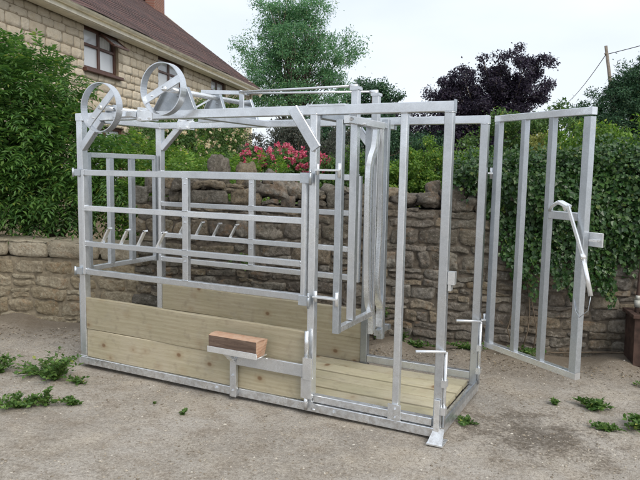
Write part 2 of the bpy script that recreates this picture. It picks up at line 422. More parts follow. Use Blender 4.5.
# yard worn to greyer gravel towards the camera, damp stain, leaf mould near the wall (positions on the ground)
sx = t.n('SeparateXYZ'); t.l(v, sx.inputs[0])
def mth(op, a, b=None):
    m_ = t.n('Math', operation=op)
    for i, q in enumerate((a, b)):
        if q is None: continue
        if isinstance(q, bpy.types.NodeSocket): t.l(q, m_.inputs[i])
        else: m_.inputs[i].default_value = q
    return m_.outputs[0]
gy_ = mth('MULTIPLY_ADD', sx.outputs[0], .30)
wl = t.n('Math', operation='MULTIPLY_ADD'); t.l(sx.outputs[0], wl.inputs[0]); wl.inputs[1].default_value = -.30; t.l(sx.outputs[1], wl.inputs[2])
wln = mth('ADD', wl.outputs[0], mth('MULTIPLY', mth('SUBTRACT', n2, .5), 1.4))
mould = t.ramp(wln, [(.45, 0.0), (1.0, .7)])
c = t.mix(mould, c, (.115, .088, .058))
front = mth('ADD', wl.outputs[0], mth('MULTIPLY', mth('SUBTRACT', n1, .5), 2.5))
frr = t.n('MapRange'); t.l(front, frr.inputs['Value']); frr.inputs['From Min'].default_value = -2.6; frr.inputs['From Max'].default_value = -1.2
frr.inputs['To Min'].default_value = .55; frr.inputs['To Max'].default_value = 0.0
c = t.mix(frr.outputs[0], c, t.ramp(n3, [(.36, (.19, .165, .135)), (.5, (.30, .272, .23)), (.64, (.44, .41, .36))]))
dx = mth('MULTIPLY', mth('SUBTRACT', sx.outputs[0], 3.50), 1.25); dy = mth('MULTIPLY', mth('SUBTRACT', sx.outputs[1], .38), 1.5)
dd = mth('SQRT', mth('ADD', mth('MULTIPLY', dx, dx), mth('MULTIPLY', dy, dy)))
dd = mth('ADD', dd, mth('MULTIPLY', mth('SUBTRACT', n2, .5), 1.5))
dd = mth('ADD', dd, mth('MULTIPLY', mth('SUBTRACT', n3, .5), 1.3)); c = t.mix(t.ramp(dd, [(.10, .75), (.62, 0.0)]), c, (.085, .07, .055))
nm = t.bump(n4, .7, .004); nm = t.bump(n3, .7, .008, nm); nm = t.bump(n2, .5, .03, nm)
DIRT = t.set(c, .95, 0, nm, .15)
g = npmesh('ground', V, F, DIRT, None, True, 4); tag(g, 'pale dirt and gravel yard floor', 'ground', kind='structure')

# loose gravel
n = 48000
px = rng.uniform(-2.5, 5.2, n); py = rng.uniform(-3.0, 2.2, n)
keep = (py < .25+.30*px+.75) & ~((px > -.05) & (px < 3.05) & (py > -.03) & (py < 1.0)); px, py = px[keep], py[keep]; n = len(px)
# gather it in drifts
fld = np.sin(px*2.1+np.sin(py*3))*np.sin(py*2.7+1.2*np.sin(px*1.7))+rng.normal(0, .6, n)
keep = fld > -.4; px, py = px[keep], py[keep]; n = len(px)
ix = np.clip(np.searchsorted(gx, px), 1, len(gx)-1); iy = np.clip(np.searchsorted(gy, py), 1, len(gy)-1)
pz = Z[iy, ix]
base = np.array([(1, 0, 0), (-1, 0, 0), (0, 1, 0), (0, -1, 0), (0, 0, 1), (0, 0, -1)], float)
fc = np.array([(0, 2, 4), (2, 1, 4), (1, 3, 4), (3, 0, 4), (2, 0, 5), (1, 2, 5), (3, 1, 5), (0, 3, 5)])
sz = (.0028+.0085*rng.random(n)**4.5)[:, None, None]
vv = base[None]*sz*rng.uniform(.55, 1.3, (n, 6, 1))*np.array([1, 1, .6])
an = rng.uniform(0, 6.3, n); ca, sa = np.cos(an)[:, None], np.sin(an)[:, None]
vx = vv[:, :, 0]*ca-vv[:, :, 1]*sa; vy = vv[:, :, 0]*sa+vv[:, :, 1]*ca
vv = np.stack([vx+px[:, None], vy+py[:, None], vv[:, :, 2]+pz[:, None]+.001], -1)
t = NT('gravel'); i = t.island(); GRAV = t.set(t.ramp(i, [(0, (.15, .125, .095)), (.45, (.27, .23, .18)), (.8, (.38, .34, .28)), (1, (.52, .49, .43))]), .9, 0, None, .2)
o = npmesh('gravel', vv.reshape(-1, 3), (fc[None]+np.arange(n)[:, None, None]*6).reshape(-1, 3), GRAV)
tag(o, 'loose small gravel scattered over the dirt yard', 'gravel', kind='stuff')

def gz(x, y):
    i_ = min(max(int(np.searchsorted(gx, x)), 1), len(gx)-1); j_ = min(max(int(np.searchsorted(gy, y)), 1), len(gy)-1)
    return float(Z[j_, i_])

# leaf litter along the wall foot
n = 1100; lx_ = rng.uniform(-3, 5, n); ly_ = .88+.30*lx_ - np.abs(rng.normal(0, .16, n)); P = np.stack([lx_, ly_, np.array([gz(a, b) for a, b in zip(lx_, ly_)])+.006], 1)
A = rng.normal(size=(n, 3))*np.array([1, 1, .15]); N = np.array([0, 0, 1.])+rng.normal(size=(n, 3))*.35
V, F = leaf_arrays(P, .022, A, N, .5, .3)
t = NT('dead_leaf'); i = t.island(); LIT = t.set(t.ramp(i, [(0, (.11, .085, .055)), (.5, (.18, .14, .09)), (1, (.30, .24, .16))]), .9)
tag(npmesh('leaf_litter', V, F, LIT), 'brown fallen leaves and twigs along the foot of the wall', 'leaf litter', kind='stuff')

# ================================================================== garden walls (face line y = 1.25 + 0.30 x)
WD = Vector((1, .30, 0)).normalized(); WN = Vector((WD.y, -WD.x, 0))          # WN points to the camera side
W0 = Vector((0, 1.25, 0))
def wfx(a, d, b): q = W0 + WD*a + WN*d; return (q.x, q.y, b)
def wall_box(m, s0, s1, z0, z1, back=.42, front=-.01, seg=24, rough=.03):
    vs = []; fs = []
    for k in range(seg+1):
        s = s0+(s1-s0)*k/seg; zt = z1+rough*fbm(s*3, 2.2, 0)
        for d, z in ((front, z0), (front, zt), (-back, zt), (-back, z0)): vs.append(wfx(s, d, z))
    for k in range(seg):
        for e in range(4): fs.append((k*4+e, (k+1)*4+e, (k+1)*4+(e+1) % 4, k*4+(e+1) % 4))
    fs += [(0, 1, 2, 3), (seg*4+3, seg*4+2, seg*4+1, seg*4)]
    m.add(vs, fs)
def ztop(s): return 1.455-.04*s
def rubble(m, s0, s1, z0, topf, ch=(.06, .15), cw=(.10, .42), depth=.035, **kw):
    z = z0; k = 0
    while True:
        h = random.uniform(*ch); s = s0 - random.uniform(0, .1); stop = True
        while s < s1:
            w_ = random.uniform(*cw); zt = topf(s)
            if z < zt:
                stop = False; e = min(s+w_, s1); hh = min(h, zt-z+.02)
                if e-s > .05 and hh > .03:
                    if random.random() < .22 and hh > .09:          # two thin stones in place of one
                        f = random.uniform(.4, .6)
                        stone_patch(m, s, e, z, z+hh*f, depth, wfx, seed=k, **kw); k += 1
                        stone_patch(m, s, e, z+hh*f, z+hh, depth, wfx, seed=k, **kw)
                    else: stone_patch(m, s, e, z, z+hh+random.uniform(-.01, .015), depth, wfx, seed=k, **kw)
                k += 1
            s += w_
        z += h
        if stop or z > 3: break
tall = empty('tall_stone_wall', wfx(2.0, 0, 0)); tall_inv = -Vector(wfx(2.0, 0, 0))
def shift(o, e):
    """keep a part built in world coordinates in place under its parent"""
    o.matrix_parent_inverse = Matrix.Translation(-Vector(e.location)); return o
m = MB(); wall_box(m, -.42, 6.2, -.15, 1.26, front=-.002, rough=.02); shift(m.build('wall_core', MORTAR_D, tall), tall)
m = MB(); rubble(m, -.45, 6.2, -.03, lambda s: ztop(s)-.05+.05*math.sin(s*5)+.03*math.sin(s*13), depth=.017, warp=.030, rough=.018, gap=.003, power=22, rec=.35, ch=(.065, .16), cw=(.10, .40), nu=11, nv=8, edge=.013, dome=.35, lip=.010)
# left return of the taller wall
shift(m.build('rubble_face', DARKSTONE, tall), tall)
m = MB(); s = -.40; k = 0
while s < 6.2:
    w_ = random.uniform(.10, .24); h_ = random.uniform(.05, .11)*(1.5 if random.random() < .18 else 1)
    q = wfx(s+w_/2, random.uniform(-.16, -.05), ztop(s)-.045+h_*.30)
    rock(m, q, w_*.54, random.uniform(.10, .15), h_*random.uniform(.7, 1.05), k*1.7+3, 11, .5); k += 1
    if random.random() < .75:
        q = wfx(s+w_/2+.05, random.uniform(-.36, -.26), ztop(s)-.05+h_*.2); rock(m, q, w_*.6, .13, h_*.9, k*2.3+31)
    s += w_*.93
# two big rounded boulders set upright on the top
q = wfx(.36, -.14, 1.56); rock(m, q, .10, .10, .165, 77, 16, .4)
q = wfx(.62, -.14, 1.52); rock(m, q, .05, .10, .15, 45, 14, .3)
q = wfx(.88, -.14, 1.50); rock(m, q, .07, .10, .08, 12, 14, .4)
q = wfx(2.42, -.12, 1.42); rock(m, q, .05, .08, .11, 99, 12, .3)
shift(m.build('coping_stones', DARKSTONE, tall), tall)
tag(tall, 'dark lichened rubble stone wall with rough upright coping stones behind the steel cattle crush', 'stone wall')

low = empty('low_stone_wall', wfx(-2.5, 0, 0))
m = MB(); wall_box(m, -5.5, -.42, -.15, .66, front=-.006, seg=120, rough=.01); shift(m.build('wall_core', MORTAR_P, low), low)
m = MB(); rubble(m, -5.5, -.44, -.03, lambda s: .64, ch=(.09, .17), cw=(.14, .42), edge=.016, dome=.4, depth=.012, warp=.030, rough=.016, gap=.010, power=8, rec=.6, nu=12, nv=8, lip=.014)
shift(m.build('rubble_face', PALESTONE, low), low)
m = MB(); s = -5.5; k = 0
while s < -.44:
    w_ = random.uniform(.36, .58); e = min(s+w_, -.43)
    stone_patch(m, s, e, .655, .84, .030, wfx, gap=.010, power=26, rec=.3, rough=.010, warp=.006, seed=k+50, nu=12)
    # top of the block
    vs = []; fs = []
    for j in range(5):
        for i in range(9):
            a = s+.006+(e-s-.012)*i/8; d = .028-.42*j/4; vs.append(wfx(a, d, .832+.012*fbm(a*6, d*6, k)-(.012 if j == 0 else 0)))
    fs = [(j*9+i, j*9+i+1, (j+1)*9+i+1, (j+1)*9+i) for j in range(4) for i in range(8)]
    m.add(vs, fs, True); s = e; k += 1
shift(m.build('coping_blocks', COPESTONE, low), low)
tag(low, 'low ochre rubble wall capped with long cut blocks under the overhanging shrub at left', 'stone wall')

# ================================================================== the cottage
HA = math.atan2(.9572, -.2895)
house = empty('stone_cottage', (-5.627, 4.901, 0), HA)
tag(house, 'long cream stone cottage with dark tiled roof and brown windows, running back at left', 'house')
S0, S1, EZ, DEP = -6.0, 11.85, 4.6, 7.6
wins = [(.60, 1.96, 3.50, 4.32), (3.95, 5.55, 3.50, 4.32), (7.70, 9.05, 3.50, 4.32), (.75, 2.15, 1.15, 2.42), (3.9, 5.3, 1.15, 2.42), (-3.2, -1.9, 3.5, 4.32)]
def hfx(a, d, b): return (a, -d, b)
# wall core with openings
m = MB(); ss = sorted({S0, S1, *[a for w_ in wins for a in w_[:2]]}); zs = sorted({-.1, EZ, *[a for w_ in wins for a in w_[2:]]})
for i in range(len(ss)-1):
    for j in range(len(zs)-1):
        c0 = ((ss[i]+ss[i+1])/2, (zs[j]+zs[j+1])/2)
        if any(w_[0] < c0[0] < w_[1] and w_[2] < c0[1] < w_[3] for w_ in wins): continue
        m.add([(ss[i], 0, zs[j]), (ss[i+1], 0, zs[j]), (ss[i+1], 0, zs[j+1]), (ss[i], 0, zs[j+1])], [(0, 1, 2, 3)])
for a, b, c0, d0 in wins:                                # reveals
    m.add([(a, 0, c0), (b, 0, c0), (b, 0, d0), (a, 0, d0), (a, .16, c0), (b, .16, c0), (b, .16, d0), (a, .16, d0)], [(0, 1, 5, 4), (1, 2, 6, 5), (2, 3, 7, 6), (3, 0, 4, 7)])
RZ = 7.5
m.add([(S1, 0, -.1), (S1, DEP, -.1), (S1, DEP, EZ), (S1, DEP/2, RZ-.1), (S1, 0, EZ)], [(0, 1, 2, 3, 4)])
m.add([(S0, 0, -.1), (S0, DEP, -.1), (S0, DEP, EZ), (S0, DEP/2, RZ-.1), (S0, 0, EZ)], [(0, 1, 2, 3, 4)])
m.add([(S0, DEP, -.1), (S1, DEP, -.1), (S1, DEP, EZ), (S0, DEP, EZ)], [(0, 1, 2, 3)])
wcore = m.build('wall', MORTAR_H, house)
m = MB(); z = 1.0; k = 0
while z < EZ-.02:
    h = min(random.uniform(.13, .22), EZ-z); s = -3.4-random.uniform(0, .3)
    while s < S1:
        w_ = random.uniform(.20, .50); e = min(s+w_, S1)
        if e - s > .04:
            segs = [(s, e, z, z+h)]
            for a, b, c0, d0 in wins:
                nxt = []
                for (p0, p1, q0, q1) in segs:
                    if p1 <= a or p0 >= b or q1 <= c0 or q0 >= d0: nxt.append((p0, p1, q0, q1)); continue
                    if p0 < a: nxt.append((p0, a, q0, q1))
                    if p1 > b: nxt.append((b, p1, q0, q1))
                    if q0 < c0: nxt.append((max(p0, a), min(p1, b), q0, c0))
                    if q1 > d0: nxt.append((max(p0, a), min(p1, b), d0, q1))
                segs = nxt
            for (p0, p1, q0, q1) in segs:
                if p1-p0 > .04 and q1-q0 > .03: stone_patch(m, p0, p1, q0, q1, .009, hfx, gap=.003, nu=7, nv=5, power=16, rough=.009, warp=.010, edge=.006, dome=.12, lip=.008, seed=k)
        k += 1; s += w_
    z += h
m.build('stone_facing', HOUSESTONE, wcore)
# corner quoins
m = MB(); z = 0; k = 0
while z < EZ:
    l_ = .46 if k % 2 else .30
    m.box((S1-l_, -.035, z+.008), (S1+.03, .3, z+.27), .012); z += .28; k += 1
m.build('quoins', HOUSESTONE, wcore)
BROWN = mat_plain('brown_window_paint', (.085, .040, .028), .45, 0, .25, 12, .1)
GLASS = NT('window_glass'); GLASS.set((.80, .84, .88), .06, 0, None, .8)  # pale base colour stands in for sky reflected in the panes
gm = GLASS; tr = gm.n('BsdfTransparent'); ms = gm.n('MixShader'); ms.inputs[0].default_value = .5
gm.l(gm.b.outputs[0], ms.inputs[1]); gm.l(tr.outputs[0], ms.inputs[2]); gm.l(ms.outputs[0], gm.t.nodes['Material Output'].inputs[0]); GLASS = gm.m
CURT = mat_plain('white_net_curtain', (.78, .78, .76), .9, 0, .06, 8, .1)
ROOMD = mat_plain('painted_room_shade', (.06, .055, .05), .9, 0, .2, 3, .1)  # dark sheet behind each window, the unlit room's shade put into its colour
for wi, (a, b, c0, d0) in enumerate(wins):
    m = MB(); y0, y1 = .06, .13; t_ = .065
    m.box((a, y0, c0), (b, y1, c0+t_), .006); m.box((a, y0, d0-t_), (b, y1, d0), .006)
    m.box((a, y0, c0+t_), (a+t_, y1, d0-t_), .006); m.box((b-t_, y0, c0+t_), (b, y1, d0-t_), .006)
    mx_ = (a+b)/2; m.box((mx_-.04, y0+.002, c0+t_), (mx_+.04, y1, d0-t_), .006)
    zt = d0-(d0-c0)*.42
    m.box((a+t_, y0+.004, zt-.028), (mx_-.04, y1, zt+.028), .006); m.box((mx_+.04, y0+.004, zt-.028), (b-t_, y1, zt+.028), .006)
    m.box((a-.06, -.09, c0-.07), (b+.06, y0, c0-.002), .01)      # timber sill
    wn = m.build('window', BROWN, house)
    m = MB(); m.box((a+t_*.5, .095, c0+t_*.5), (mx_-.01, .103, d0-t_*.5)); m.box((mx_+.01, .095, c0+t_*.5), (b-t_*.5, .103, (zt if wi == 0 else d0-t_*.5)))
    m.build('pane', GLASS, wn)
    m = MB(); nn = 60; vs = []
    for k in range(nn+1):
        x = a+(b-a)*k/nn; vs += [(x, .17+.012*math.sin(k*1.3), c0), (x, .17+.012*math.sin(k*1.3+.4), c0+(d0-c0)*(.93 if wi == 0 else .5))]
    m.add(vs, [(2*k, 2*k+2, 2*k+3, 2*k+1) for k in range(nn)], True); m.build('curtain', CURT, wn)
    m = MB(); m.add([(a-.05, .55, c0-.1), (b+.05, .55, c0-.1), (b+.05, .55, d0+.1), (a-.05, .55, d0+.1)], [(0, 1, 2, 3)]); m.build('room_shade_sheet', ROOMD, wn)
# top-hung vent standing open on the first window
a, b, c0, d0 = wins[0]; mx_ = (a+b)/2; zt = d0-(d0-c0)*.42
hx0, hx1 = mx_+.03, b-.01; top = Vector((0, .05, d0-.05)); dirv = Vector((0, -.80, -.60)).normalized(); Ln = .36
m = MB()
def vp(x, f): q = top+dirv*f*Ln; return (x, q.y, q.z)
for p, q in (((hx0, 0), (hx1, 0)), ((hx0, 1), (hx1, 1)), ((hx0, 0), (hx0, 1)), ((hx1, 0), (hx1, 1))): m.bar(vp(*p), vp(*q), .055, .04, .004)
vent = m.build('open_vent', BROWN, house)
m = MB(); m.add([vp(hx0, 0), vp(hx1, 0), vp(hx1, 1), vp(hx0, 1)], [(0, 1, 2, 3)]); m.build('pane', GLASS, vent)
# roof
t = NT('plain_roof_tiles'); v = t.coord((1, 1, 1), 'UV')
br = t.n('TexBrick'); t.l(v, br.inputs['Vector']); br.inputs['Scale'].default_value = 1.0; br.offset = .5
br.inputs['Brick Width'].default_value = .24; br.inputs['Row Height'].default_value = .16; br.inputs['Mortar Size'].default_value = .008
br.inputs['Color1'].default_value = rgb((.125, .060, .050)); br.inputs['Color2'].default_value = rgb((.060, .034, .033)); br.inputs['Mortar'].default_value = rgb((.02, .016, .015))
n1 = t.noise(v, 1.2, 6, .6); n2 = t.noise(v, 12, 5)
n3 = t.noise(v, 5, 6, .75); c = t.mix(t.ramp(n1, [(.4, 0.0), (.7, .45)]), br.outputs[0], (.060, .045, .042)); c = t.mix(t.ramp(n3, [(.52, 0.0), (.66, .55)]), c, (.135, .085, .068)); c = t.mix(t.ramp(n2, [(.58, 0.0), (.75, .5)]), c, (.16, .13, .105))
TILE = t.set(c, .85, 0, t.bump(n2, .4, .01), .3)
m = MB(); OV = .38; rows = 30; slope = (RZ-EZ)/(DEP/2)
prof = []
for k in range(rows+1):
    f = k/rows; y = -OV + (DEP/2+OV)*f; z = EZ+.06 + slope*y + .10*(1-f)**4*1.0
    prof.append((y, z))
me_v, me_f, uvs = [], [], []
def roofside(sgn):
    o = len(me_v)
    for k in range(rows):
        (y0_, z0_), (y1_, z1_) = prof[k], prof[k+1]; lift = .006+.008*random.random()
        nseg = 40
        for i in range(nseg):
            xa = S0-.1+(S1+.25-S0+.1)*i/nseg; xb = S0-.1+(S1+.25-S0+.1)*(i+1)/nseg
            def yy(y): return y if sgn > 0 else DEP-y
            sag = lambda x: .02*math.sin(x*1.1+k*.1)+.012*math.sin(x*3.3)
            q = [(xa, yy(y0_), z0_+lift+sag(xa)), (xb, yy(y0_), z0_+lift+sag(xb)), (xb, yy(y1_), z1_+.002+sag(xb)), (xa, yy(y1_), z1_+.002+sag(xa)),
                 (xa, yy(y0_), z0_-.005+sag(xa)), (xb, yy(y0_), z0_-.005+sag(xb))]
            b0 = len(me_v); me_v.extend(q); me_f.append((b0, b0+1, b0+2, b0+3)); me_f.append((b0+4, b0+5, b0+1, b0))
            uvs.extend([(xa, k*.16), (xb, k*.16), (xb, k*.16+.16), (xa, k*.16+.16)]); uvs.extend([(xa, k*.16)]*4)
roofside(1); roofside(-1)
me = bpy.data.meshes.new('roof'); me.from_pydata(me_v, [], me_f); me.materials.append(TILE)
uvl = me.uv_layers.new(name='UVMap'); uvl.data.foreach_set('uv', np.array(uvs, np.float32).ravel())
roof = bpy.data.objects.new('roof', me); COL.objects.link(roof); roof.parent = house
m = MB(); m.tube([(S0, DEP/2, RZ+.10), (S1+.14, DEP/2, RZ+.10)], .11, 10); m.build('ridge_tiles', TILE, roof)
m = MB(); vs = []
m.bar((S1+.13, -OV, EZ-.32), (S1+.13, DEP/2, RZ+.0), .03, .16, .0); m.bar((S1+.13, DEP+OV, EZ-.32), (S1+.13, DEP/2, RZ+.0), .03, .16, .0)
CREAM = mat_plain('cream_paint', (.80, .76, .64), .55, 0, .12, 6, .1)
m.build('verge_board', CREAM, house)
m = MB(); m.box((S0, -OV+.06, EZ-.30), (S1+.12, -OV+.09, EZ-.14), .004); m.box((S0, -OV+.09, EZ-.31), (S1+.12, -.04, EZ-.285), .002)
m.build('fascia', CREAM, house)
m = MB(); vs = []; fs = []; nn = 9
for e, x in enumerate((S0, S1+.15)):
    for k in range(nn):
        a = math.pi+math.pi*k/(nn-1); vs.append((x, -OV+.0+.065*math.cos(a), EZ-.16+.065*math.sin(a)))
for k in range(nn-1): fs.append((k, k+1, nn+k+1, nn+k))
m.add(vs, fs, True); m.add([(x, y+ (0), z) for x, y, z in vs], [f[::-1] for f in fs], True)
m.tube([(S1-.12, -.07, EZ-.28), (S1-.12, -.09, 0)], .035, 8)
m.build('gutter', CREAM, house)
m = MB(); m.box((S1-.75, DEP/2-.45, RZ-.6), (S1+.10, DEP/2+.35, RZ+1.2), .01); m.box((S1-.81, DEP/2-.51, RZ+1.1), (S1+.16, DEP/2+.41, RZ+1.2), .01)
t = NT('chimney_brick'); v = t.coord(); br = t.n('TexBrick'); rt_ = t.n('Mapping'); rt_.inputs['Rotation'].default_value = (math.pi/2, 0, 0); t.l(v, rt_.inputs[0]); t.l(rt_.outputs[0], br.inputs['Vector'])
br.inputs['Scale'].default_value = 4.5; br.inputs['Color1'].default_value = rgb((.25, .10, .07)); br.inputs['Color2'].default_value = rgb((.17, .075, .055)); br.inputs['Mortar'].default_value = rgb((.3, .27, .22))
ch = m.build('chimney', t.set(br.outputs[0], .9), roof)

# ================================================================== cattle crush
LX, WY, H = 3.015, .97, 2.0
crush = empty('cattle_crush', (0, 0, 0))
tag(crush, 'galvanised steel cattle crush with plank sides and floor standing in the dirt yard', 'cattle crush')
T = .06
def weld(m, p, q, r=.0042):
    p, q = Vector(p), Vector(q); n_ = 7
    m.tube([p.lerp(q, k/n_)+Vector([random.uniform(-.0012, .0012) for _ in range(3)]) for k in range(n_+1)], [r*random.uniform(.7, 1.25) for _ in range(n_+1)], 6)
def part(name, mb, mat=GALV, parent=crush): return mb.build(name, mat, parent)
def bolt(m, p, ax=(0, -1, 0), r=.011):
    p = Vector(p); a = Vector(ax); m.tube([p, p+a*.009], r, 6, False); m.tube([p+a*.009, p+a*.016], r*.5, 6, False)
# --- base
b = MB(); b.box((-.01, -.006, 0), (LX, .054, .058), .003); bolt(b, (1.36, -.006, .03)); bolt(b, (2.30, -.006, .03)); part('base_rail', b)
b = MB(); b.box((-.01, WY-.054, 0), (LX, WY+.006, .058), .003); part('base_rail', b)
for x in (.0, LX-.06): b = MB(); b.box((x, .055, .0), (x+.06, WY-.055, .055), .003); part('base_rail', b)
for x in (1.0, 2.12): b = MB(); b.box((x, .055, .0), (x+.05, WY-.055, .040), .003); part('cross_member', b)
# --- posts (x, near?, top, z0)
def post(x, y, z0, z1, w=T, d=T, mat=GALV, dx=0., name='post'):
    b = MB(); b.bar((x, y, z0), (x+dx, y, z1), d, w, .004, ref=(1, 0, 0))
    if z1 > 1.9: weld(b, (x-w/2, y-d/2-.001, z1-.003), (x+w/2, y-d/2-.001, z1-.003)); weld(b, (x+w/2+.001, y-d/2, z1-.003), (x+w/2+.001, y+d/2, z1-.003))
    if z0 < .1: b.box((x-w/2-.004, y-d/2-.004, z0-.002), (x+w/2+.004, y+d/2+.004, z0+.012), .003)
    return part(name, b, mat)
post(.035, .03, .058, 1.955, dx=.0)
b = MB(); b.box((.003, -.003, .10), (.010, .063, .62), .001); b.box((-.004, .0, .59), (.004, .06, .66), .001); part('packing_plate', b, GALV_D)
post(.035, WY-.03, .058, 1.955)
post(2.112, .027, .058, 1.955, .050, .054)
post(2.112, WY-.03, .058, 1.955, .055, T, GALV_D)
post(2.988, .027, .058, 1.948, .052, .052)
post(2.985, WY-.03, .058, 1.948, .055, T)
post(2.715, .030, .115, 1.95, .043, .044)
# --- top beams
b = MB(); b.box((.0, .0, 1.948), (LX, .06, 2.008), .004); b.box((2.075, -.004, 1.999), (2.33, .075, 2.013), .002); part('top_beam', b)
b = MB(); b.box((.0, WY-.06, 1.946), (LX, WY, 2.002), .004); part('top_beam', b)
b = MB(); b.box((.002, .061, 1.948), (.058, WY-.061, 2.0), .004); part('top_cross_beam', b)
b = MB(); b.box((1.15, .061, 1.945), (1.21, WY-.061, 1.995), .004); part('top_cross_beam', b)
b = MB(); b.box((2.085, .061, 1.93), (2.145, WY-.061, 1.99), .004); part('top_cross_beam', b, GALV_D)
b = MB(); b.box((2.0, .061, 1.978), (LX-.9, .10, 1.992), .002); part('runner_strip', b, GALV_D)
# end caps on the open beam ends
b = MB(); b.box((LX, .004, 1.952), (LX+.004, .056, 2.018), .0); part('end_cap', b, GALV_D)
# --- braces
for x0, z0, x1, z1, y, yw in ((.06, 1.74, .26, 1.952, .018, .05), (.06, 1.77, .26, 1.952, WY-.03, .05), (2.145, 1.735, 1.97, 1.99, -.014, .022), (2.145, 1.76, 1.99, 1.95, WY-.03, .05)):
    b = MB(); b.bar((x0, y, z0), (x1, y, z1), .055 if yw > .03 else .07, yw, .003, ref=(0, 1, 0)); part('corner_brace', b)
# --- side planks
def board(x0, x1, y0, y1, z0, z1, mat=WOOD, dz=0.):
    b = MB(); n_ = 10
    for k in range(1): pass
    ch = .004; vs = []; fs = []
    for k in range(n_+1):
        x = x0+(x1-x0)*k/n_; wv = .0035*math.sin(k*1.1+z0*40); za = z0+dz*k/n_; zb = z1+dz*k/n_
        for yy, zz in ((y0+ch, za), (y1-ch, za), (y1, za+ch), (y1, zb-ch), (y1-ch, zb), (y0+ch, zb), (y0, zb-ch), (y0, za+ch)): vs.append((x, yy+wv, zz+wv*.4))
    for k in range(n_):
        for e in range(8): fs.append((k*8+e, k*8+(e+1) % 8, (k+1)*8+(e+1) % 8, (k+1)*8+e))
    fs += [tuple(range(8)), tuple(range(n_*8, n_*8+8))[::-1]]
    b.add(vs, fs); return part('side_plank' if z1-z0 > .1 else 'floor_board', b, mat)
board(.068, 2.083, .010, .045, .060, .288)
board(.068, 2.083, .008, .044, .292, .548, dz=-.016)
board(.068, 2.083, WY-.050, WY-.012, .080, .285)
board(.068, 2.083, WY-.052, WY-.012, .289, .520, dz=-.012)
# far plank side carries on beyond the middle post a little
ys = [.066, .235, .407, .577, .748, .905]
for k in range(5): board(.062, LX-.064, ys[k]+(0.010 if k else .002), ys[k+1]-.012, .058+.004*(k%2), .090+.004*(k%2), WOOD_F)
# --- near side gate (hinged on the left posts)
def side_gate(y, near):
    g_ = MB(); yc = y
    if near:
        g_.box((2.048, yc-.024, .735), (2.076, yc+.024, 1.575), .003)
        g_.box((2.074, yc-.02, .76), (2.080, yc+.02, 1.55), .001)
    else: g_.box((2.040, yc-.02, .735), (2.075, yc+.02, 1.56), .003)
    go = part('side_gate', g_)
    for z_ in (1.548, 1.270, .988, .765):
        hh = .044 if z_ in (1.548, .765) else .040
        b = MB(); b.box((.0 if near and z_ in (1.548, .765) else .105, yc-.02+(.0015 if near else 0), z_-hh/2), (2.05, yc+.02, z_+hh/2), .003)
        for xw in (.106, 2.047): weld(b, (xw, yc-.021, z_-hh/2), (xw, yc-.021, z_+hh/2)); weld(b, (xw, yc-.018, z_+hh/2), (xw, yc+.018, z_+hh/2))
        part('rail', b, GALV, go)
    b = MB(); b.box((.075, yc-.022, .745), (.103, yc+.022, 1.57), .003); part('stile', b, GALV, go)
    for x_ in ((1.095,) if near else (1.075,)):
        for z0, z1 in ((.787, .968), (1.008, 1.25), (1.29, 1.526)):
            b = MB(); b.box((x_-.026, yc-.018, z0), (x_+.026, yc+.018, z1), .003); bolt(b, (x_, yc-.018, z1-.04), r=.007); weld(b, (x_-.026, yc-.019, z0+.002), (x_+.026, yc-.019, z0+.002)); weld(b, (x_-.026, yc-.019, z1-.002), (x_+.026, yc-.019, z1-.002)); part('upright', b, GALV, go)
    xs = (.272, .461, .633, .82) if near else (.30, .484, .67, .85)
    for x_ in xs:
        b = MB(); b.bar((x_, yc, 1.005), (x_+.072, yc, 1.125), .014, .03, .002, ref=(0, 1, 0)); b.bar((x_+.062, yc, 1.118), (x_+.088, yc, 1.126), .012, .03, .002, ref=(0, 1, 0)); part('bar_stop', b, GALV_B, go)
    if near:
        for z_ in (1.548, .765):
            b = MB(); b.box((-.006, -.031, z_-.028), (.070, .0-.0012, z_+.028), .004); b.tube([(-.002, -.033, z_-.036), (-.002, -.033, z_+.036)], .008, 8)
            part('hinge', b, GALV_D, go)
        for z_ in (1.548, .75):
            b = MB(); b.box((2.04, -.036, z_-.034), (2.128, -.0275, z_+.034), .003); b.tube([(2.118, -.042, z_-.045), (2.118, -.042, z_+.055)], .010, 8); b.tube([(2.118, -.042, z_+.045), (2.135, -.075, z_+.04)], .008, 6)
            part('latch', b, GALV_D, go)
    return go
side_gate(-.004, True)
side_gate(WY-.085, False)
# --- end gate at the left (x = 0.03)
g_ = MB(); g_.box((.012, .072, .745), (.050, .108, 1.705), .003)
eg = part('end_gate', g_, GALV_D)
b = MB(); b.box((.012, .850, .745), (.050, .886, 1.705), .003); part('stile', b, GALV_D, eg)
for z_ in (1.688, .772):
    b = MB(); b.box((.013, .109, z_-.02), (.049, .849, z_+.02), .003); part('rail', b, GALV, eg)
for y_ in (.325, .575):
    b = MB(); b.box((.012, y_-.026, .793), (.050, y_+.026, 1.667), .003); part('upright', b, GALV_D, eg)
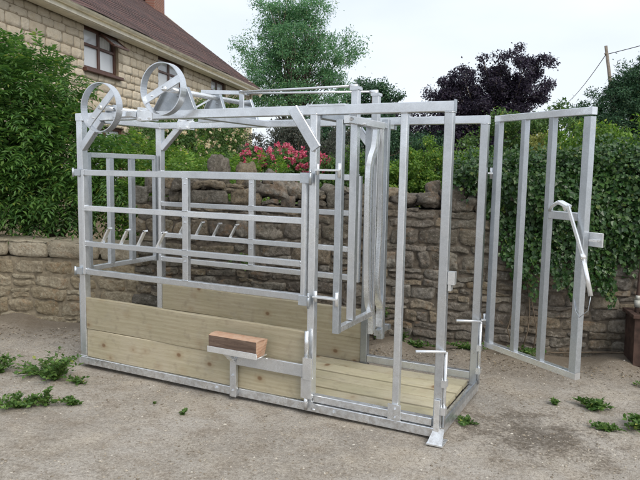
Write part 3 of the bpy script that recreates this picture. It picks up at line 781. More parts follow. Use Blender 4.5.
# --- head yoke at x = 2.3
XY = 2.30
for y_, zt in ((.235, 2.135), (.585, 2.135)):
    pass
g_ = MB(); g_.bar((XY, .012, .555), (XY, .012, 1.915), .045, .045, .003, ref=(1, 0, 0)); yk = part('head_yoke_leaf', g_, GALV_D)
b = MB(); b.bar((XY, .235, .60), (XY, .235, 2.135), .05, .05, .003, ref=(1, 0, 0)); b.box((XY-.03, .20, 2.12), (XY+.03, .27, 2.142), .003); part('lever_bar', b, GALV, yk)
b = MB(); b.box((XY+.026, -.0, 1.893), (XY+.064, .60, 1.94), .003); bolt(b, (XY+.064, .235, 1.90), (1, 0, 0)); bolt(b, (XY+.064, .03, 1.92), (1, 0, 0)); part('rail', b, GALV_B, yk)
b = MB(); b.box((XY-.02, .036, .555), (XY+.02, .578, .595), .003); part('rail', b, GALV_B, yk)
def strip(m, path, wd, th, off=0):
    # curved flat neck bar following (y, z) points, width along X
    n_ = len(path); vs = []; fs = []
    for i, (y_, z_) in enumerate(path):
        a = path[max(i-1, 0)]; c_ = path[min(i+1, n_-1)]; d = Vector((c_[0]-a[0], c_[1]-a[1])).normalized(); nn_ = Vector((-d.y, d.x))
        for dx_, dn in ((-wd/2, -th/2), (wd/2, -th/2), (wd/2, th/2), (-wd/2, th/2)): vs.append((XY+off+dx_, y_+nn_.x*dn, z_+nn_.y*dn))
    for i in range(n_-1):
        for e in range(4): fs.append((i*4+e, i*4+(e+1) % 4, (i+1)*4+(e+1) % 4, (i+1)*4+e))
    fs += [(0, 1, 2, 3)[::-1], tuple(range((n_-1)*4, n_*4))]
    m.add(vs, fs, False)
def smooth_path(pts, n_=6):
    o = []
    for i in range(len(pts)-1):
        p0, p1, p2, p3 = pts[max(i-1, 0)], pts[i], pts[i+1], pts[min(i+2, len(pts)-1)]
        for k in range(n_):
            t_ = k/n_
            o.append(tuple(.5*((2*p1[j])+(-p0[j]+p2[j])*t_+(2*p0[j]-5*p1[j]+4*p2[j]-p3[j])*t_*t_+(-p0[j]+3*p1[j]-3*p2[j]+p3[j])*t_**3) for j in (0, 1)))
    o.append(pts[-1]); return o
pth = smooth_path([(.60, 1.95), (.565, 1.78), (.500, 1.68), (.470, 1.55), (.475, 1.15), (.495, .78), (.52, .66), (.585, .54), (.59, .42)])
b = MB(); strip(b, pth, .035, .022); part('neck_bar', b, GALV_B, yk)
b = MB(); strip(b, [(y_+.055, z_) for y_, z_ in pth], .036, .020, -.004); part('neck_bar', b, GALV, yk)
b = MB(); b.bar((XY, .612, .60), (XY, .612, 1.9), .03, .03, .003, ref=(1, 0, 0)); b.bar((XY, .585, 1.9), (XY, .585, 2.135), .05, .05, .003, ref=(1, 0, 0)); b.box((XY-.03, .55, 2.12), (XY+.03, .62, 2.142), .003); part('lever_bar', b, GALV, yk)
for z_ in (1.60, .78):        # hinge straps back to the middle post
    b = MB(); b.bar((2.14, -.006, z_), (XY+.02, -.006, z_), .05, .012, .002); b.tube([(XY+.01, -.018, z_-.045), (XY+.01, -.018, z_+.045)], .012, 8); b.tube([(2.16, -.02, z_-.03), (2.16, -.02, z_+.04)], .010, 8); part('hinge_strap', b, GALV_B, yk)
g_ = MB(); g_.bar((XY, .79, .34), (XY, .79, 1.975), .05, .05, .003, ref=(1, 0, 0)); yk2 = part('head_yoke_leaf', g_, GALV_D)
pth2 = smooth_path([(.665, 1.95), (.67, 1.60), (.685, 1.2), (.665, .95), (.66, .80), (.70, .66), (.755, .58), (.745, .44)])
b = MB(); strip(b, pth2, .05, .024, .004); part('neck_bar', b, GALV_B, yk2)
for z_ in (1.93, .40):
    for ya, yb in ((.816, .905), (.70, .764)): b = MB(); b.box((XY-.018, ya, z_-.02), (XY+.018, yb, z_+.02), .003); part('rail', b, GALV, yk2)
for z_ in (.40, 1.93): b = MB(); b.box((2.141, .915, z_-.02), (XY+.02, .955, z_+.02), .003); part('bracket', b, GALV_D, yk2)
# --- yoke rods
hub = Vector((1.30, .42, 2.165))
for e in ((2.28, .235, 2.128), (2.28, .585, 2.132)):
    b = MB(); b.tube([hub+Vector((0, (e[1]-.42)*.25, 0)), (e[0], e[1], e[2]+.022)], .008, 8); b.tube([(e[0]-.03, e[1], e[2]+.02), (e[0]+.03, e[1], e[2]+.02)], .014, 8); part('pull_rod', b, GALV_B)
b = MB(); b.bar((.86, .48, 2.195), (1.32, .42, 2.163), .012, .03, .002); b.tube([(1.30, .37, 2.165), (1.30, .48, 2.165)], .014, 8); b.bar((1.28, .42, 2.16), (1.28, .42, 1.985), .04, .012, .002); part('pull_link', b, GALV)
# --- wheels, shafts and their plates
def wheel(c, r, p, q):
    b = MB(); b.hoop(c, r, .06, .006); wo = part('hand_wheel', b, GALV)
    b = MB(); b.bar((p[0], c[1]-.005, p[1]), (q[0], c[1]-.005, q[1]), .055, .012, .002, ref=(0, 1, 0)); bolt(b, (c[0], c[1]-.011, c[2])); bolt(b, (p[0]*.8+q[0]*.2, c[1]-.011, p[1]*.8+q[1]*.2), r=.007); part('spoke', b, GALV, wo)
    return wo
# spokes are drawn from rim to rim through the hub
def spoke_ends(c, r, ang): return (c[0]-r*math.cos(ang), c[2]-r*math.sin(ang)), (c[0]+r*math.cos(ang), c[2]+r*math.sin(ang))
c1 = (.385, -.10, 2.032); pa, qa = spoke_ends(c1, .178, math.radians(42)); wheel(c1, .182, pa, qa)
c2 = (.975, -.10, 2.143); pa, qa = spoke_ends(c2, .178, math.radians(24)); wheel(c2, .182, pa, qa)
b = MB(); b.tube([(c1[0], -.12, c1[2]), (c1[0], WY-.02, c1[2])], .017, 12); part('shaft', b, GALV_B)
b = MB(); b.tube([(c2[0]+.02, -.12, c2[2]), (c2[0]+.02, WY-.0, c2[2])], .019, 12); part('shaft', b, GALV_B)
def plate(y, x0, x1, x2, x3, zb, zt):
    b = MB(); b.prism([(x0, y, zb), (x1, y, zt), (x2, y, zt), (x3, y, zb)], (0, .006, 0))
    b.bar((x2+.002, y-.012, zt), (x3+.002, y-.012, zb), .006, .035, .001, ref=(0, 1, 0)); b.bar((x0-.002, y-.012, zb), (x1-.002, y-.012, zt), .006, .035, .001, ref=(0, 1, 0))
    bolt(b, ((x1+x2)/2, y, (zt+zb)/2+.02), r=.008)
    return part('bearing_plate', b, GALV_D)
plate(.02, .80, .905, 1.10, 1.17, 2.009, 2.165)
plate(.50, .85, .955, 1.03, 1.10, 1.985, 2.175)
plate(WY-.035, .86, .955, 1.03, 1.10, 2.003, 2.175)
b = MB(); b.box((.835, .47, 1.96), (1.149, .52, 1.985), .002); part('plate_support', b)
b = MB(); b.bar((.86, .30, 2.02), (.98, .46, 2.14), .04, .012, .002); part('stay', b)
plate(.02, .33, .36, .41, .44, 2.009, 2.06); 
# sliding sleeves on the two beams
for x0, x1, y0, y1 in ((.64, .785, -.006, .066), (.265, .40, WY-.066, WY+.006)):
    b = MB(); b.box((x0, y0, 1.936), (x1, y1, 2.016), .004); bolt(b, (x0+.03, y0, 1.955)); bolt(b, (x1-.03, y0, 1.955)); b.box((x0+.02, y0-.012, 2.01), (x0+.04, y1+.01, 2.035), .002); b.box((x1-.04, y0-.012, 2.01), (x1-.02, y1+.01, 2.035), .002); part('sliding_sleeve', b, GALV_B)
b = MB(); b.box((.44, -.05, 1.965), (.64, -.010, 2.005), .003); b.box((.40, .062, 1.955), (1.15, .085, 1.985), .002); part('slide_bar', b)
# --- right hand bay
b = MB(); b.box((2.142, .006, .064), (2.953, .054, .112), .003); b.box((2.672, -.004, .050), (2.758, .005, .158), .002); bolt(b, (2.72, -.004, .13), r=.008); bolt(b, (2.72, -.004, .075), r=.008); part('lower_rail', b)
b = MB(); b.box((2.142, WY-.054, .094), (2.956, WY-.006, .150), .003); part('lower_rail', b)
b = MB(); b.box((LX-.004, .03, .058), (LX+.006, WY-.03, .098), .002); part('end_plate', b, GALV_D)
# front foot
b = MB(); b.prism([(2.955, -.095, -.012), (3.055, -.095, -.012), (3.055, .02, -.012), (2.955, .02, -.012)], (0, 0, .008)); b.prism([(2.960, -.09, -.004), (3.050, -.09, -.004), (3.035, .0, .055), (2.972, .0, .055)], (0, .006, .006)); b.bar((2.99, -.012, .02), (2.99, -.012, .24), .035, .012, .002); part('foot', b, GALV_B)
# drop bolts with handles (near and far right posts)
for y_, sg, z_ in ((-.016, 1, .535), (WY-.09, 1, .535)):
    b = MB(); x_ = 3.026; b.tube([(x_, y_+.03, .07), (x_, y_+.03, z_)], .010, 8); b.tube([(x_, y_+.03, z_-.012), (x_-.005, y_+.02, z_+.004), (x_-.14, y_-.12, z_+.02)], .0095, 8)
    for zz in (.15, .32): b.box((x_-.018, y_+.005, zz), (x_+.014, y_+.05, zz+.045), .003)
    part('drop_bolt', b, GALV_B)
b = MB(); b.box((3.017, .002, .945), (3.060, .050, 1.02), .003); b.box((3.022, .006, .905), (3.04, .046, .945), .002); part('catch', b, GALV_B)
# --- timber shelf bracket on the near side
b = MB(); b.box((1.500, -.040, .003), (1.552, -.009, .285), .003); b.bar((1.500, -.046, .288), (1.565, -.046, .288), .055, .012, .002); bolt(b, (1.526, -.040, .05), r=.008); bolt(b, (1.526, -.040, .16), r=.008); part('bracket_leg', b)
b = MB(); b.box((1.554, -.036, .236), (2.140, -.012, .322), .003); part('bracket_arm', b)
b = MB(); b.box((2.072, -.045, .10), (2.150, -.009, .235), .002); b.box((2.085, -.050, .229), (2.152, -.037, .375), .003); b.tube([(2.105, -.03, .375), (2.105, -.03, .55)], .016, 8); b.tube([(2.105, -.03, .02), (2.105, -.03, .11)], .014, 8); b.tube([(2.15, -.026, .03), (2.19, -.07, .045)], .009, 6); part('bolt_housing', b, GALV_B)
b = MB(); b.box((1.385, -.145, .335), (1.79, -.139, .376), .001); b.box((1.385, -.139, .338), (1.79, -.012, .344), .001); b.bar((1.53, -.13, .334), (1.53, -.03, .25), .04, .008, .001); b.bar((1.53, -.045, .337), (1.53, -.045, .29), .05, .03, .002); part('shelf_angle', b, GALV_B)
# --- front gate, swung open on the far right post
A0 = Vector((3.06, .97, 0)); B0 = Vector((3.69, .52, 0)); GD = (B0-A0).normalized(); GN = Vector((-GD.y, GD.x, 0))
def gp(u, z, d=0.): q = A0+GD*u+GN*d; return (q.x, q.y, z)
def gbar(m, u0, z0, u1, z1, w_=.046, d_=.046, d=0.):
    if abs(u1-u0) < 1e-6: m.bar(gp(u0, z0, d), gp(u1, z1, d), w_, d_, .003, ref=GN)
    else: m.bar(gp(u0, z0, d), gp(u1, z1, d), d_, w_, .003)
g_ = MB(); gbar(g_, .025, .385, .025, 1.955); fg = part('front_gate', g_, GALV_D); g_ = MB(); gbar(g_, .785, .385, .785, 1.945, .055); part('stile', g_, GALV_D, fg)
b = MB(); gbar(b, .0, 1.978, .815, 1.978, .045); part('rail', b, GALV, fg)
b = MB(); gbar(b, .0, .363, .812, .363, .042); part('rail', b, GALV_B, fg)
for u_ in (.272, .508): b = MB(); gbar(b, u_, .385, u_, 1.955, .040, .044); part('upright', b, GALV_D, fg)
b = MB(); gbar(b, .532, 1.345, .757, 1.345, .05, .045); part('cross_rail', b, GALV, fg)
b = MB(); b.tube([gp(.545, 1.372, -.03), gp(.575, 1.40, -.045), gp(.62, 1.425, -.05), gp(.665, 1.42, -.05), gp(.69, 1.38, -.05)], .011, 8); 
b.bar(gp(.645, 1.432, -.055), gp(.715, 1.405, -.055), .05, .02, .003); b.bar(gp(.70, 1.42, -.05), gp(.835, 1.12, -.05), .012, .024, .003); b.tube([gp(.832, 1.13, -.05), gp(.845, 1.10, -.05)], .017, 10); b.tube([gp(.840, 1.11, -.05), gp(.912, .89, -.05)], .0135, 10); part('lever', b, GALV_B, fg)
b = MB(); b.box((0, 0, 0), (.001, .001, .001)); b = MB()
b.bar(gp(.80, 1.215, .03), gp(.905, 1.215, .03), .012, .085, .002); b.bar(gp(.87, 1.215, .02), gp(.885, 1.215, -.03), .05, .012, .001); part('catch_plate', b, GALV_B, fg)
b = MB(); b.tube([gp(.912, .89, -.05), gp(.90, .80, -.05), gp(.84, .745, -.05), gp(.79, .775, -.03), gp(.77, .85, -.02)], .0025, 6); part('cable', b, GALV_D, fg)
for z_ in (1.60, .54):
    b = MB(); b.tube([(3.034, .985, z_-.04), (3.034, .985, z_+.04)], .012, 8); b.bar((3.016, .955, z_), (3.07, .965, z_), .03, .012, .001); part('hinge', b, GALV_B, fg)

# --- the timber block lying on the shelf
t = NT('sawn_timber'); v = t.coord((1, 1, 1)); st = t.n('Mapping'); st.inputs['Scale'].default_value = (1.2, 12, 12); t.l(v, st.inputs[0])
n1 = t.noise(st.outputs[0], 4, 6, .6, .5); n2 = t.noise(v, 30, 5)
geo = t.n('NewGeometry'); sp = t.n('SeparateXYZ'); 
c = t.ramp(n1, [(.3, (.085, .058, .045)), (.55, (.14, .098, .075)), (.75, (.20, .145, .11))])
c = t.mix(t.ramp(n2, [(.5, 0.0), (.7, .5)]), c, (.075, .05, .04))
OLDW = t.set(c, .85, 0, t.bump(n1, .5, .004), .2)
t = NT('fresh_cut_timber'); v = t.coord((1, 1, 1)); n1 = t.noise(v, 24, 6, .6, .8); wv = t.n('TexWave', wave_type='RINGS'); wv.inputs['Scale'].default_value = 16; wv.inputs['Distortion'].default_value = 2; t.l(v, wv.inputs[0])
c = t.mix(wv.outputs[0], (.44, .27, .18), (.34, .20, .13)); c = t.mix(t.ramp(n1, [(.35, .75), (.62, 0.0)]), c, (.47, .34, .25))
NEWW = t.set(c, .75, 0, t.bump(n1, .4, .003), .25)
def blk_sec(x, sk=0):
    y0, y1, z0, z1 = -.137, -.048, .3455, .458
    return [(x, y0+.003, z0), (x+sk*.25, y1, z0), (x+sk, y1, z1+.004), (x+sk*.6, y0+.03, z1+.004), (x+.0, y0, z1-.006), (x, y0, z0+.003)]
m = MB(); xs = [1.392, 1.50, 1.62, 1.72, 1.782]; secs = [blk_sec(x, .035 if x > 1.75 else 0) for x in xs]
vs = [p for s_ in secs for p in s_]; fs = []
for k in range(len(xs)-1):
    for e in range(6):
        if e in (2, 3): continue
        fs.append((k*6+e, k*6+(e+1) % 6, (k+1)*6+(e+1) % 6, (k+1)*6+e))
fs.append(tuple(range(6)))
m.add(vs, fs)
blk = m.build('timber_block', OLDW); tag(blk, 'short reddish brown block of sawn timber lying on the steel shelf of the crush', 'timber block')
m = MB(); fs = []
for k in range(len(xs)-1):
    for e in (2, 3): fs.append((k*6+e, k*6+(e+1) % 6, (k+1)*6+(e+1) % 6, (k+1)*6+e))
fs.append(tuple(range((len(xs)-1)*6, len(xs)*6))[::-1]); m.add(vs, fs); m.build('cut_face', NEWW, blk)

# ================================================================== rusty trough at the right edge
RUST = mat_plain('rusty_iron', (.060, .036, .028), .85, .2, .5, 14, .6)
rt0 = empty('rusty_trough', (4.30, 2.33, 0), .29)
tag(rt0, 'rusty brown iron trough standing against the ivy wall at the right edge', 'trough')
m = MB(); z0, z1 = .03, .46; w_, d_ = .33, .13
m.prism([(-w_, -d_, z0), (w_, -d_, z0), (w_, d_, z0), (-w_, d_, z0)], (0, 0, .012))
for y_ in (-d_, d_-.012): m.prism([(-w_, y_, z0), (w_, y_, z0), (w_+.01, y_, z1), (-w_-.01, y_, z1)], (0, .012, 0))
for x_ in (-w_, w_-.012): m.prism([(x_, -d_+.012, z0), (x_, d_-.012, z0), (x_, d_-.012, z1), (x_, -d_+.012, z1)], (.012, 0, 0))
m.build('tank', RUST, rt0)
m = MB(); m.box((-w_-.03, -d_-.03, z1-.02), (w_+.03, -d_+.02, z1+.012), .004); m.box((-w_-.03, d_-.02, z1-.02), (w_+.03, d_+.03, z1+.012), .004); m.box((-w_-.03, -d_+.02, z1-.02), (-w_+.02, d_-.02, z1+.01), .004); m.box((w_-.02, -d_+.02, z1-.02), (w_+.03, d_-.02, z1+.01), .004); m.build('rim', RUST, rt0)
for x_ in (-w_+.04, w_-.04): m = MB(); m.box((x_-.02, -d_+.02, -.03), (x_+.02, d_-.02, .03), .004); m.build('leg', RUST, rt0)
st0 = empty('iron_stake', (4.02, 2.30, 0)); m = MB(); m.tube([(0, 0, -.05), (0, 0, .5), (.01, .0, .90)], [.017, .017, .015], 8); m.build('rod', RUST, st0)
m = MB(); m.tube([(0.001, 0, .50), (.001, 0, .56)], .026, 8); m.tube([(.001, 0, .56), (.001, 0, .60)], .019, 8); m.build('collar', mat_plain('pale_iron', (.42, .42, .38), .6, .3), st0)
tag(st0, 'thin upright iron stake with a pale collar just left of the rusty trough', 'stake')

# ================================================================== foliage
LG_FERN = mat_leaf('ash_green_leaf', [(0, (0.042, 0.109, 0.026)), (.5, (0.076, 0.172, 0.036)), (1, (0.139, 0.255, 0.052))], .35)
LG_BRIGHT = mat_leaf('bright_hedge_leaf', [(0, (0.075, 0.160, 0.028)), (.5, (0.135, 0.253, 0.043)), (1, (0.239, 0.367, 0.068))], .4)
LG_IVY = mat_leaf('ivy_leaf', [(0, (0.022, 0.062, 0.018)), (.5, (0.041, 0.103, 0.026)), (1, (0.083, 0.159, 0.039))], .22, .38, .5)
LG_TREE = mat_leaf('tall_tree_leaf', [(0, (0.082, 0.200, 0.106)), (.5, (0.133, 0.295, 0.132)), (1, (0.224, 0.400, 0.185))], .4)  # bluish veil of distance haze mixed into the leaf colour
LG_COPPER = mat_leaf('copper_leaf', [(0, (0.021, 0.017, 0.036)), (.55, (0.036, 0.025, 0.050)), (.85, (0.048, 0.035, 0.058)), (1, (0.048, 0.057, 0.054))], .2)
LG_DARK = mat_leaf('conifer_leaf', [(0, (0.024, 0.073, 0.038)), (.5, (0.046, 0.113, 0.055)), (1, (0.078, 0.164, 0.072))], .2)
LG_YEL = mat_leaf('variegated_leaf', [(0, (.12, .17, .04)), (.5, (.28, .29, .08)), (1, (.42, .42, .16))], .35)
LG_MID = mat_leaf('shrub_leaf', [(0, (0.053, 0.120, 0.033)), (.5, (0.090, 0.173, 0.045)), (1, (0.150, 0.240, 0.068))], .35)
PETAL_P = mat_leaf('pink_petal', [(0, (.46, .06, .13)), (.5, (.60, .13, .21)), (1, (.76, .30, .36))], .3)
PETAL_C = mat_leaf('cream_petal', [(0, (.60, .50, .30)), (.5, (.78, .70, .50)), (1, (.85, .80, .66))], .3)
TWIGS = mat_plain('twig', (.13, .10, .07), .9, 0, .3, 20, .3)

def flowers(name, C, n_pet, size, mat, parent):
    P = np.repeat(C, n_pet, 0); k = len(P); d = unit(rng.normal(size=(k, 3))); V, F = leaf_arrays(P, size, d, rng.normal(size=(k, 3)), .95, .5)
    return npmesh(name, V, F, mat, parent)

# --- pinnate shrub over the low wall
def fronds(name, C, D, mat, parent, length=.34, pairs=6, leaflet=.085, droop=.9, twig=True):
    n_ = len(C); D = unit(D); s_ = length*(.7+.6*rng.random((n_, 1)))
    side = unit(np.cross(D, np.array([0, 0, 1.])+rng.normal(size=(n_, 3))*.25)); nrm = unit(np.cross(side, D))
    Ps, As, Ns, Sz = [], [], [], []
    for k in range(pairs+1):
        f = (k+.8)/(pairs+.8); base_ = C + D*s_*f + np.array([0, 0, -1.])*s_*droop*.42*f*f
        tdir = unit(D + np.array([0, 0, -1.])*droop*.84*f)
        for sg in ((-1, 1) if k < pairs else (0,)):
            Ps.append(base_); a = side*sg*1.0 + tdir*(.55 if sg else 1.) + np.array([0, 0, -.22]); As.append(a + rng.normal(size=a.shape)*.13); Ns.append(nrm+rng.normal(size=a.shape)*.22+np.array([0, 0, .3]))
            Sz.append(np.full((n_, 1), leaflet*(1.0-.25*abs(f-.5))))
    P = np.concatenate(Ps); A = np.concatenate(As); N = np.concatenate(Ns); Z_ = np.concatenate(Sz)
    V, F = leaf_arrays(P, Z_, A, N, .36, .25, .2)
    return npmesh(name, V, F, mat, parent)
sh = empty('pinnate_shrub', (-2.6, 1.9, 0)); tag(sh, 'big leafy green shrub with drooping pinnate leaves hanging over the low wall at left', 'shrub')
lobes = [(-2.35, 1.35, 1.75, .75, .70, .75), (-2.3, 1.45, 2.35, .60, .55, .55), (-1.72, 1.52, 1.75, .42, .50, .45), (-1.75, 1.45, 1.30, .55, .50, .32), (-3.1, 1.3, 2.1, 1.0, .8, 1.0), (-1.35, 1.75, 1.35, .35, .4, .35), (-2.5, .95, 1.40, .6, .45, .35), (-3.3, .8, 1.5, .8, .6, .6), (-1.25, 1.6, 1.60, .30, .35, .30)]
C, D = clumps_in(lobes, 4300, .45)
D = D*np.array([1, 1, .8]) + np.array([.15, -.35, .15]) + rng.normal(size=D.shape)*.45
o = fronds('foliage', C, D, LG_FERN, sh, .30, 6, .078); shift(o, sh)
C2, _ = clumps_in(lobes, 60, .3); shift(limbs('stems', (-2.5, 1.9, 0), (-2.3, 1.7, 1.3), C2, .05, sh, TWIGS, 50, multi=4), sh)
# --- lower greenery just behind the wall, seen through the crush
gb = empty('leafy_bush', (-.9, 2.5, 0)); tag(gb, 'bright green ferny bush behind the wall, seen through the left end of the crush', 'bush')
lobes = [(-1.25, 2.05, 1.50, .42, .45, .42), (-.85, 2.45, 1.40, .5, .4, .40), (-.35, 2.75, 1.35, .42, .4, .38), (-.9, 2.2, 1.0, .5, .4, .6), (.0, 3.0, 1.35, .35, .3, .3), (-1.0, 1.72, 1.10, .30, .30, .35), (-.15, 1.62, 1.52, .22, .14, .12), (.12, 1.75, 1.50, .16, .12, .10), (-.35, 1.45, 1.40, .14, .12, .2)]
C, D = clumps_in(lobes, 1500, .4); D = D + np.array([.1, -.3, .35]) + rng.normal(size=D.shape)*.45
shift(fronds('foliage', C, D, LG_BRIGHT, gb, .24, 6, .062), gb)
C2, _ = clumps_in(lobes, 40, .3); shift(limbs('stems', (-.9, 2.5, 0), (-.85, 2.4, .8), C2, .03, gb, TWIGS, 30, multi=3), gb)

def tree(name, label, cat, base, fork, lobes, n_cl, per, cr, size, mat, r0, k=40, width=.6, hollow=.5, group=None, multi=1, stray=.06, up=.4, nm=('crown', 'trunk'), bark=BARK):
    e = empty(name, base); tag(e, label, cat, group)
    o, C = crown(nm[0], lobes, n_cl, per, cr, size, mat, e, width, hollow, stray, up); shift(o, e)
    shift(limbs(nm[1], base, fork, C, r0, e, bark, k, multi=multi), e)
    return e, C
# tall airy tree in the middle
tree('ash_tree', 'tall airy green tree rising behind the cottage end, in the middle of the sky', 'tree', (-10.9, 22.4, 0), (-10.8, 22.4, 5.0),
     [(-10.80, 22.40, 7.40, 1.65, 1.53, 2.00), (-12.15, 21.73, 6.60, 1.14, 1.08, 1.30), (-9.36, 22.90, 6.70, 1.24, 1.08, 1.40), (-10.23, 22.57, 8.95, 1.16, 0.90, 1.00), (-11.76, 22.06, 8.75, 1.16, 0.81, 1.10), (-11.09, 22.23, 5.10, 1.74, 1.26, 1.00), (-9.17, 23.07, 5.20, 1.10, 0.90, 0.90), (-12.62, 21.56, 5.00, 0.92, 0.72, 0.90), (-8.41, 23.41, 7.10, 0.64, 0.54, 0.80), (-13.00, 21.39, 7.40, 0.64, 0.54, 0.70)],
     540, 100, .36, .098, LG_TREE, .15, 90, .45, .25, stray=.06)
tree('round_tree', 'small dark rounded tree far off between the airy tree and the copper beech', 'tree', (-12.0, 35.0, 0), (-12.1, 35.1, 4.5),
     [(-12.2, 35.1, 6.3, 1.4, 1.4, 1.3), (-11.0, 35.6, 5.8, 1.0, 1.0, 1.0), (-13.4, 34.6, 5.7, 1.2, 1.0, 1.1)], 120, 90, .42, .15, LG_DARK, .22, 40, .6, .4)
tree('copper_beech', 'large dark purple copper beech with a broad two lobed crown', 'tree', (-.4, 18.2, 0), (-.4, 18.1, 2.6),
     [(.15, 18.1, 4.6, 1.15, 1.1, 1.05), (-1.35, 17.7, 4.3, 1.0, 1.0, 1.05), (.85, 18.3, 4.1, .62, .7, .62), (-.5, 18.0, 3.3, 1.6, 1.2, 1.1), (-2.1, 17.5, 3.9, .8, .7, .75), (-.6, 18.0, 4.4, .9, .8, .7), (-.5, 18.0, 2.3, 1.6, 1.2, .9), (-1.6, 17.6, 2.6, 1.0, 1.0, 1.0)],
     480, 190, .24, .066, LG_COPPER, .20, 60, .7, .25, stray=.02)
tree('purple_plum', 'lower dark purple tree joining the copper beech on its left', 'tree', (-4.2, 21.0, 0), (-4.2, 21.0, 2.0),
     [(-4.2, 21.0, 3.2, 1.3, 1.0, 1.1), (-3.0, 21.3, 3.0, 1.0, .9, 1.1), (-5.3, 20.6, 2.9, .9, .9, .9), (-2.9, 21.4, 1.9, 1.4, 1.0, 1.0), (-4.4, 20.9, 1.9, 1.4, 1.0, 1.0)], 220, 110, .30, .10, LG_COPPER, .14, 40, .7, .35)
tree('yew_tree', 'dense dark blue green evergreen at the right edge below the wires', 'tree', (3.9, 16.6, 0), (3.8, 16.6, 2.6),
     [(3.1, 16.4, 3.4, .95, .9, .95), (3.9, 16.6, 4.0, .95, .9, .95), (2.6, 16.4, 3.0, .85, .8, .85), (3.4, 16.5, 4.1, .55, .6, .6), (3.9, 16.6, 2.4, 1.3, .9, 1.0), (5.0, 16.8, 3.6, 1.1, .9, 1.4), (2.5, 16.2, 1.9, .8, .8, .8)], 520, 170, .22, .075, LG_DARK, .12, 50, .4, .25, stray=.02)
tree('field_maple', 'mid green small tree in front of the copper beech, behind the open gate', 'tree', (2.1, 8.3, 0), (2.1, 8.25, 1.6),
     [(2.1, 8.25, 2.35, .50, .5, .42), (1.62, 8.15, 2.40, .30, .35, .36), (2.6, 8.3, 2.45, .32, .35, .34), (1.3, 8.0, 2.05, .45, .4, .35), (2.2, 8.2, 1.8, .8, .5, .5)], 170, 90, .13, .052, LG_MID, .06, 40, .6, .35)
tree('variegated_shrub', 'pale yellow leaved shrub between the small green tree and the ivy hedge', 'shrub', (2.6, 6.4, 0), (2.6, 6.35, 1.3),
     [(2.62, 6.35, 1.95, .24, .22, .32), (2.4, 6.3, 1.75, .2, .2, .25)], 60, 60, .085, .036, LG_YEL, .025, 20, .6, .3, nm=('foliage', 'stems'), bark=TWIGS)
tree('clipped_hedge', 'rounded bright green hedge rising over the wall behind the right bay of the crush', 'hedge', (1.5, 4.6, 0), (1.5, 4.5, 1.0),
     [(1.45, 4.5, 1.55, .50, .40, .50), (1.95, 4.65, 1.47, .45, .38, .45), (.75, 4.5, 1.50, .40, .3, .42), (1.05, 4.4, 1.35, .38, .35, .42), (2.35, 4.75, 1.42, .42, .35, .40), (1.6, 4.4, .95, 1.0, .4, .6)], 560, 150, .09, .032, LG_BRIGHT, .04, 30, .65, .45, nm=('foliage', 'stems'), bark=TWIGS, multi=3)
tree('rose_bush_leaves', 'green leafy shrub behind the wall to the right of the pink roses', 'shrub', (.25, 4.7, 0), (.25, 4.65, 1.0),
     [(.30, 4.65, 1.50, .40, .35, .38), (-.02, 4.6, 1.45, .30, .3, .34), (.6, 4.6, 1.35, .3, .3, .35)], 150, 80, .10, .042, LG_MID, .03, 25, .6, .4, nm=('foliage', 'stems'), bark=TWIGS, multi=3).__getitem__(0).name = 'leafy_shrub'
rb, C = tree('rose_bush', 'rose bush covered in deep pink blooms behind the stone wall', 'rose bush', (-.8, 4.6, 0), (-.8, 4.55, 1.0),
     [(-.78, 4.55, 1.55, .36, .32, .34), (-1.15, 4.4, 1.60, .22, .28, .32), (-.42, 4.65, 1.50, .26, .28, .32)], 170, 70, .10, .038, LG_MID, .03, 25, .6, .45, nm=('foliage', 'stems'), bark=TWIGS, multi=3)
FC, FD = clumps_in([(-.78, 4.50, 1.66, .45, .32, .34), (-1.18, 4.32, 1.66, .24, .26, .30), (-.30, 4.62, 1.60, .32, .28, .28)], 300, .7); shift(flowers('blooms', FC, 13, .034, PETAL_P, rb), rb)
tree('grey_shrub', 'grey green twiggy shrub in the garden behind the pink roses', 'shrub', (-2.7, 8.7, 0), (-2.7, 8.65, 1.4),
     [(-2.75, 8.65, 2.0, .7, .5, .60), (-2.0, 8.9, 1.95, .6, .5, .60), (-3.5, 8.4, 1.9, .5, .5, .6), (-3.0, 8.6, 2.45, .55, .4, .35)], 300, 60, .16, .06, mat_leaf('grey_leaf', [(0, (.055, .065, .05)), (.5, (.09, .10, .08)), (1, (.13, .14, .11))], .2), .05, 60, .35, .35, nm=('foliage', 'stems'), bark=TWIGS, multi=3)
# darker garden shrubs closing the view under the trees
tree('laurel_shrub', 'dark green laurel mass under the airy tree', 'shrub', (-5.6, 17.2, 0), (-5.6, 17.2, 1.4),
     [(-5.6, 17.2, 2.4, 1.5, .9, 1.2), (-4.2, 17.6, 2.3, 1.3, .9, 1.2), (-7.2, 17.0, 2.5, 1.2, .9, 1.2), (-2.6, 17.0, 1.9, 1.2, .8, 1.1)], 450, 90, .26, .095, LG_DARK, .10, 30, .5, .4, nm=('foliage', 'stems'), bark=TWIGS, multi=3)

